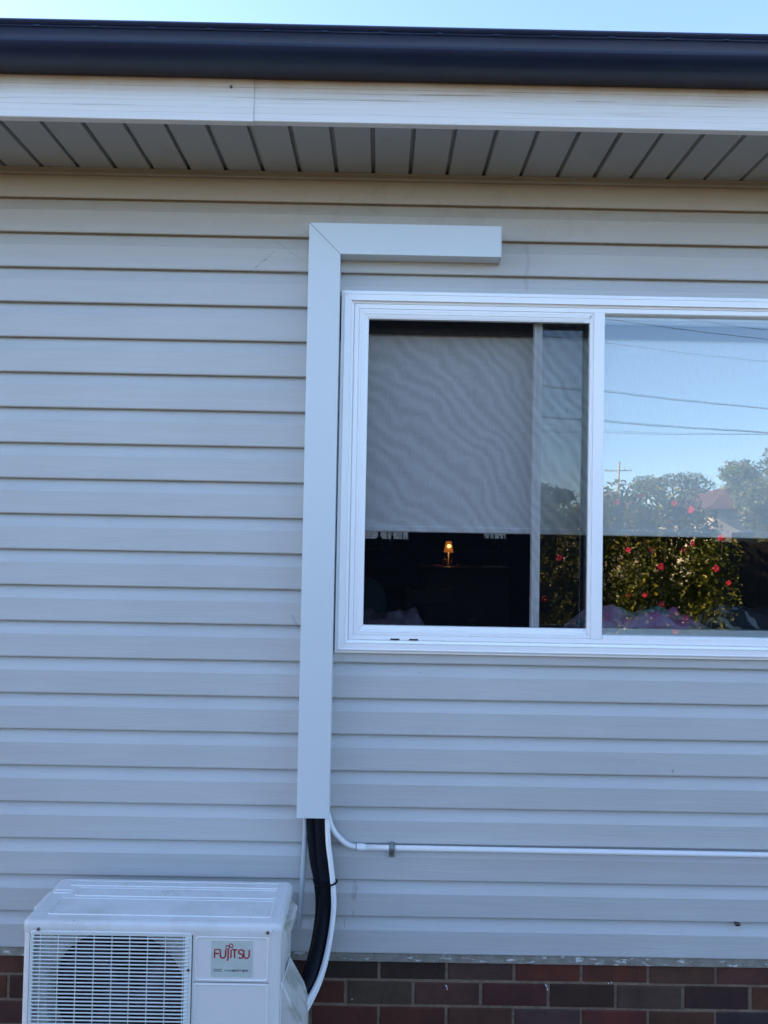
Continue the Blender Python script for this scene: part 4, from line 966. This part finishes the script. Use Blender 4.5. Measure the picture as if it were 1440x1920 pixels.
def tree(name, base, trunk_h, crown_c, crown_r, n, size, mm, label, seed, flat=1., lumps=14, trunk_r=.16, hollow=.55):
    t_ = thing(name, base, label, 'tree'); rs = np.random.RandomState(seed); pts = []; q_ = MB(); C0 = Vector(crown_c); B0 = Vector(base)
    lump = []
    for k in range(lumps):
        d = Vector(rs.normal(size=3)); d.normalize(); d.z = d.z*flat+.15
        c_ = C0+Vector((d.x*crown_r[0], d.y*crown_r[1], d.z*crown_r[2]))*rs.uniform(.45, .85); lump.append((c_, rs.uniform(.24, .42)))
        fork = B0+Vector((0, 0, trunk_h*rs.uniform(.75, 1)))
        q_.tube(smoothpath([fork, fork.lerp(c_, .5)+Vector(rs.normal(0, .12*crown_r[0], 3)), c_], 4), [trunk_r*.42*(1-i/9.5) for i in range(9)], 6)
    q_.tube([B0-Vector((0, 0, .1)), B0+Vector((.03, 0, trunk_h*.5)), B0+Vector((0, 0, trunk_h))], [trunk_r*1.25, trunk_r, trunk_r*.75], 10)
    q_.build('trunk', 'bark', t_, smooth='all')
    while len(pts) < n:
        c_, s = lump[rs.randint(len(lump))]; d = rs.normal(size=3); d /= np.linalg.norm(d); rr = s*rs.uniform(hollow, 1.0)*(1+.3*wn(d[0]*2+c_.x, d[1]*2, d[2]*2))
        pts.append((c_.x+d[0]*crown_r[0]*rr, c_.y+d[1]*crown_r[1]*rr, c_.z+d[2]*crown_r[2]*rr*.8))
    leaves('crown', mm, t_, pts, size, .4, seed+1, .2)
    return t_
tm1 = leaf_material('gum leaves', (.12, .15, .09), (.24, .26, .17), (.16, .15, .08)); tm2 = leaf_material('pale shrub leaves', (.10, .14, .05), (.26, .28, .13), (.40, .34, .18))
tree('umbrella_tree', (16.0, -40, 0), 3.3, (16.0, -40, 4.55), (2.6, 2.4, 1.15), 5200, .16, tm1, 'distant wide-crowned tree reflected above the hedge', 11, flat=.8, lumps=18, trunk_r=.2)
tree('tall_shrub', (8.9, -14, 0), 1.2, (8.9, -14, 2.75), (1.5, 1.3, 1.35), 11000, .10, tm2, 'pale bushy tree reflected at the right edge of the fixed pane', 21, lumps=16, trunk_r=.09)
tree('garden_tree', (11.6, -15, 0), 1.6, (11.6, -15, 3.3), (1.9, 1.6, 1.9), 9000, .13, tm2, 'bushy tree standing beyond the paling fence, right of the pale one', 31, lumps=16, trunk_r=.12)
tree('backyard_tree', (5.3, -22, 0), 1.3, (5.3, -22, 2.75), (1.9, 1.6, 1.0), 7000, .18, tm1, 'dark round tree far behind the hedge, left in the reflection', 41, lumps=14)
fn_ = thing('paling_fence', (8.6, -9.4, 0), 'dark timber paling fence in shade beyond the end of the hedge', 'fence')
q_ = MB(); rr_ = random.Random(3)
x = 5.0
while x < 13:
    q_.box(x, x+.092, -9.42, -9.40, .03, 1.78+rr_.uniform(-.012, .012)); x += .1
q_.build('palings', 'fence', fn_)
for z in (.35, 1.45): q_ = MB(); q_.box(5.0, 13.0, -9.47, -9.42, z, z+.07); q_.build('rail', 'fence', fn_)
for x in (5.0, 7.4, 9.8, 12.2): q_ = MB(); q_.box(x, x+.1, -9.57, -9.472, 0, 1.7); q_.build('post', 'fence', fn_)
unseen_fence = thing('paling_fence', (-11, -9.2, 0), 'unseen dark paling fence added left of the hedge to block low sky', 'fence')  # unseen fence added to block horizon sky and darken the lower wall
q_ = MB(); x = -22
while x < -3.3: q_.box(x, x+.092, -9.22, -9.20, .03, 2.1+rr_.uniform(-.012, .012)); x += .1
q_.build('palings', 'fence', unseen_fence)
for z in (.45, 1.75): q_ = MB(); q_.box(-22, -3.3, -9.27, -9.22, z, z+.07); q_.build('rail', 'fence', unseen_fence)
tree('garden_tree', (-6.5, -12, 0), 1.9, (-6.5, -12, 3.5), (2.6, 2.0, 1.7), 6000, .2, tm1, 'unseen broad tree added behind the left fence to block low sky', 51, lumps=16, trunk_r=.15)  # this and the next two: unseen trees added to cut low sky light
tree('garden_tree', (-12, -11.5, 0), 1.9, (-12, -11.5, 3.2), (2.8, 1.8, 1.7), 6000, .2, tm1, 'second unseen tree added behind the left fence, farthest to the left', 61, lumps=16, trunk_r=.15)
tree('garden_tree', (17.0, -13, 0), 1.9, (17.0, -13, 3.4), (3.0, 1.8, 1.9), 6000, .2, tm1, 'unseen garden tree added past the right end of the dark paling fence', 71, lumps=16, trunk_r=.15)
nh = thing('neighbour_house', (13.6, -27, 0), 'small cream house with a red tiled roof reflected between the trees', 'house')
q_ = MB(); q_.box(12.05, 17.5, -31, -25, 0, 2.95); wl = q_.build('wall', 'render', nh)
q_ = MB(); q_.add([(11.6, -24.6, 2.93), (17.9, -24.6, 2.93), (17.9, -31.4, 2.93), (11.6, -31.4, 2.93), (14.3, -28, 4.15), (15.4, -28, 4.15)], [(0, 1, 5, 4), (1, 2, 5), (2, 3, 4, 5), (3, 0, 4), (0, 3, 2, 1)]); q_.build('roof', 'tile', nh)
for x in (12.7, 14.9): q_ = MB(); q_.box(x, x+.9, -25.0, -24.97, 1.0, 2.1); wq = q_.build('window', 'glassdark', nh)
nh2 = thing('low_house', (10.5, -33, 0), 'low house with a brown roof far beyond the hedge', 'house')
q_ = MB(); q_.box(8.9, 12.2, -36, -31, 0, 2.7); q_.build('wall', 'render', nh2)
q_ = MB(); q_.add([(8.5, -30.6, 2.7), (12.6, -30.6, 2.7), (12.6, -36.4, 2.7), (8.5, -36.4, 2.7), (10.4, -33, 4.0), (10.9, -33, 4.0)], [(0, 1, 5, 4), (1, 2, 5), (2, 3, 4, 5), (3, 0, 4), (0, 3, 2, 1)]); q_.build('roof', 'browntile', nh2)
for x in (9.3, 11.0): q_ = MB(); q_.box(x, x+.9, -31.0, -30.97, 1.0, 2.1); q_.build('window', 'glassdark', nh2)
rfn = thing('rear_fence', (1, 14, 0), 'plain greyish fence glimpsed through the far rear windows', 'fence')
q_ = MB(); q_.extrude_x([(14, .02), (14, 3.2)], xs(-9, 12, .11), lambda x, j: (.03*math.sin(x*28.5), 0)); q_.build('sheet', 'ledge', rfn)
q_ = MB(); q_.box(-9, 12, 13.96, 14.04, 3.2, 3.25); q_.build('rail', 'render', rfn)
# poles and wires
def pole(name, x, y, h_, label, arms, r=.10):
    t_ = thing(name, (x, y, 0), label, 'power pole', 'power poles'); q_ = MB(); q_.tube([(x, y, -.2), (x, y, h_)], [r*1.3, r*.8], 10); q_.build('pole_shaft', 'pole', t_, smooth=True)
    for z, wd in arms:
        q_ = MB(); q_.box(x-wd/2, x+wd/2, y-.16, y-.06, z-.04, z+.04); cr = q_.build('crossarm', 'pole', t_)
        for f in (-.9, -.45, .45, .9): q_ = MB(); q_.tube([(x+f*wd/2, y-.11, z+.06), (x+f*wd/2, y-.11, z+.2)], .035, 8); q_.build('insulator', 'ceramic', cr)
    return t_
pole('power_pole', 19.4, -60, 8.1, 'distant power pole with a crossarm, reflected above the hedge', ((7.35, 2.2), (6.2, 1.3)))
pole('power_pole', -16.0, -10.5, 9.2, 'near power pole to the left, holding the near ends of the wires', ((8.8, 2.6), (7.0, 1.8)), .15)
pole('power_pole', 41.0, -33.5, 9.2, 'power pole far to the right, holding the far ends of the wires', ((8.6, 2.6), (7.0, 1.8)), .15)
import itertools
WR = [('thick pair of low wires, upper of the two bundles', 6.58, 6.156, 11.47, 5.739, 1.117, .020), ('wire just above it', 6.58, 6.200, 11.47, 5.765, 1.117, .010),
      ('', 6.589, 5.278, 11.47, 5.020, 1.0745, .022), ('', 6.589, 5.325, 11.47, 5.045, 1.0745, .011), ('', 6.593, 4.928, 11.47, 4.975, .99, .012), ('', 6.593, 4.985, 11.47, 4.99, .99, .008),
      ('', 6.83, 8.32, 11.46, 7.83, 1.08, .014), ('', 6.565, 7.643, 11.46, 7.162, 1.09, .011), ('', 9.6, 8.32, 12.6, 8.02, 1.05, .012)]
labs = ['heaviest overhead wire, lower bundle top in the reflection', 'thin wire running just above the heavy middle wire', 'heavy overhead wire of the lowest bundle', 'thin wire just above the lowest heavy wire', 'slack thin wire crossing below the lowest heavy wire', 'faint thin wire beside the slack one',
        'steep wire crossing the top of the fixed pane reflection', 'single thin wire below the steep top wire', 'short steep wire at the top right of the pane']
labs[0] = 'heavy overhead wire in the middle of the reflected sky'
for i, (nm, xa, za, xb, zb_, s, r_) in enumerate(WR):
    Pa = Vector((xa, 22.74, za-1.8)); Pb = Vector((xb, 22.74, zb_-1.8))*s
    wa = Vector((Pa.x, -(Pa.y-2.74)+.01, Pa.z+1.8)); wb = Vector((Pb.x, -(Pb.y-2.74)+.01, Pb.z+1.8)); d = wb-wa
    lf = wa-d*1.2; rt = wb+d*1.2
    # curve gently through both points towards the two end poles
    pL = Vector((-16+(.9 if i % 2 else -.9), -10.6, 9.0 if za > 7 else 7.2)); pR = Vector((41+(.9 if i % 2 else -.9), -33.6, 8.8 if za > 7 else 7.2))
    P_ = [pL, wa-d*1.6, wa-d*.9, wa, wa+d*.5-Vector((0, 0, .03)), wb, wb+d*.9, wb+d*1.6, pR]
    q_ = MB(); q_.tube(P_, r_*.6, 6)
    tag(q_.build('overhead_wire', 'wire', None, org=wa, smooth='all'), labs[i], 'wire', 'overhead wires in the reflection')
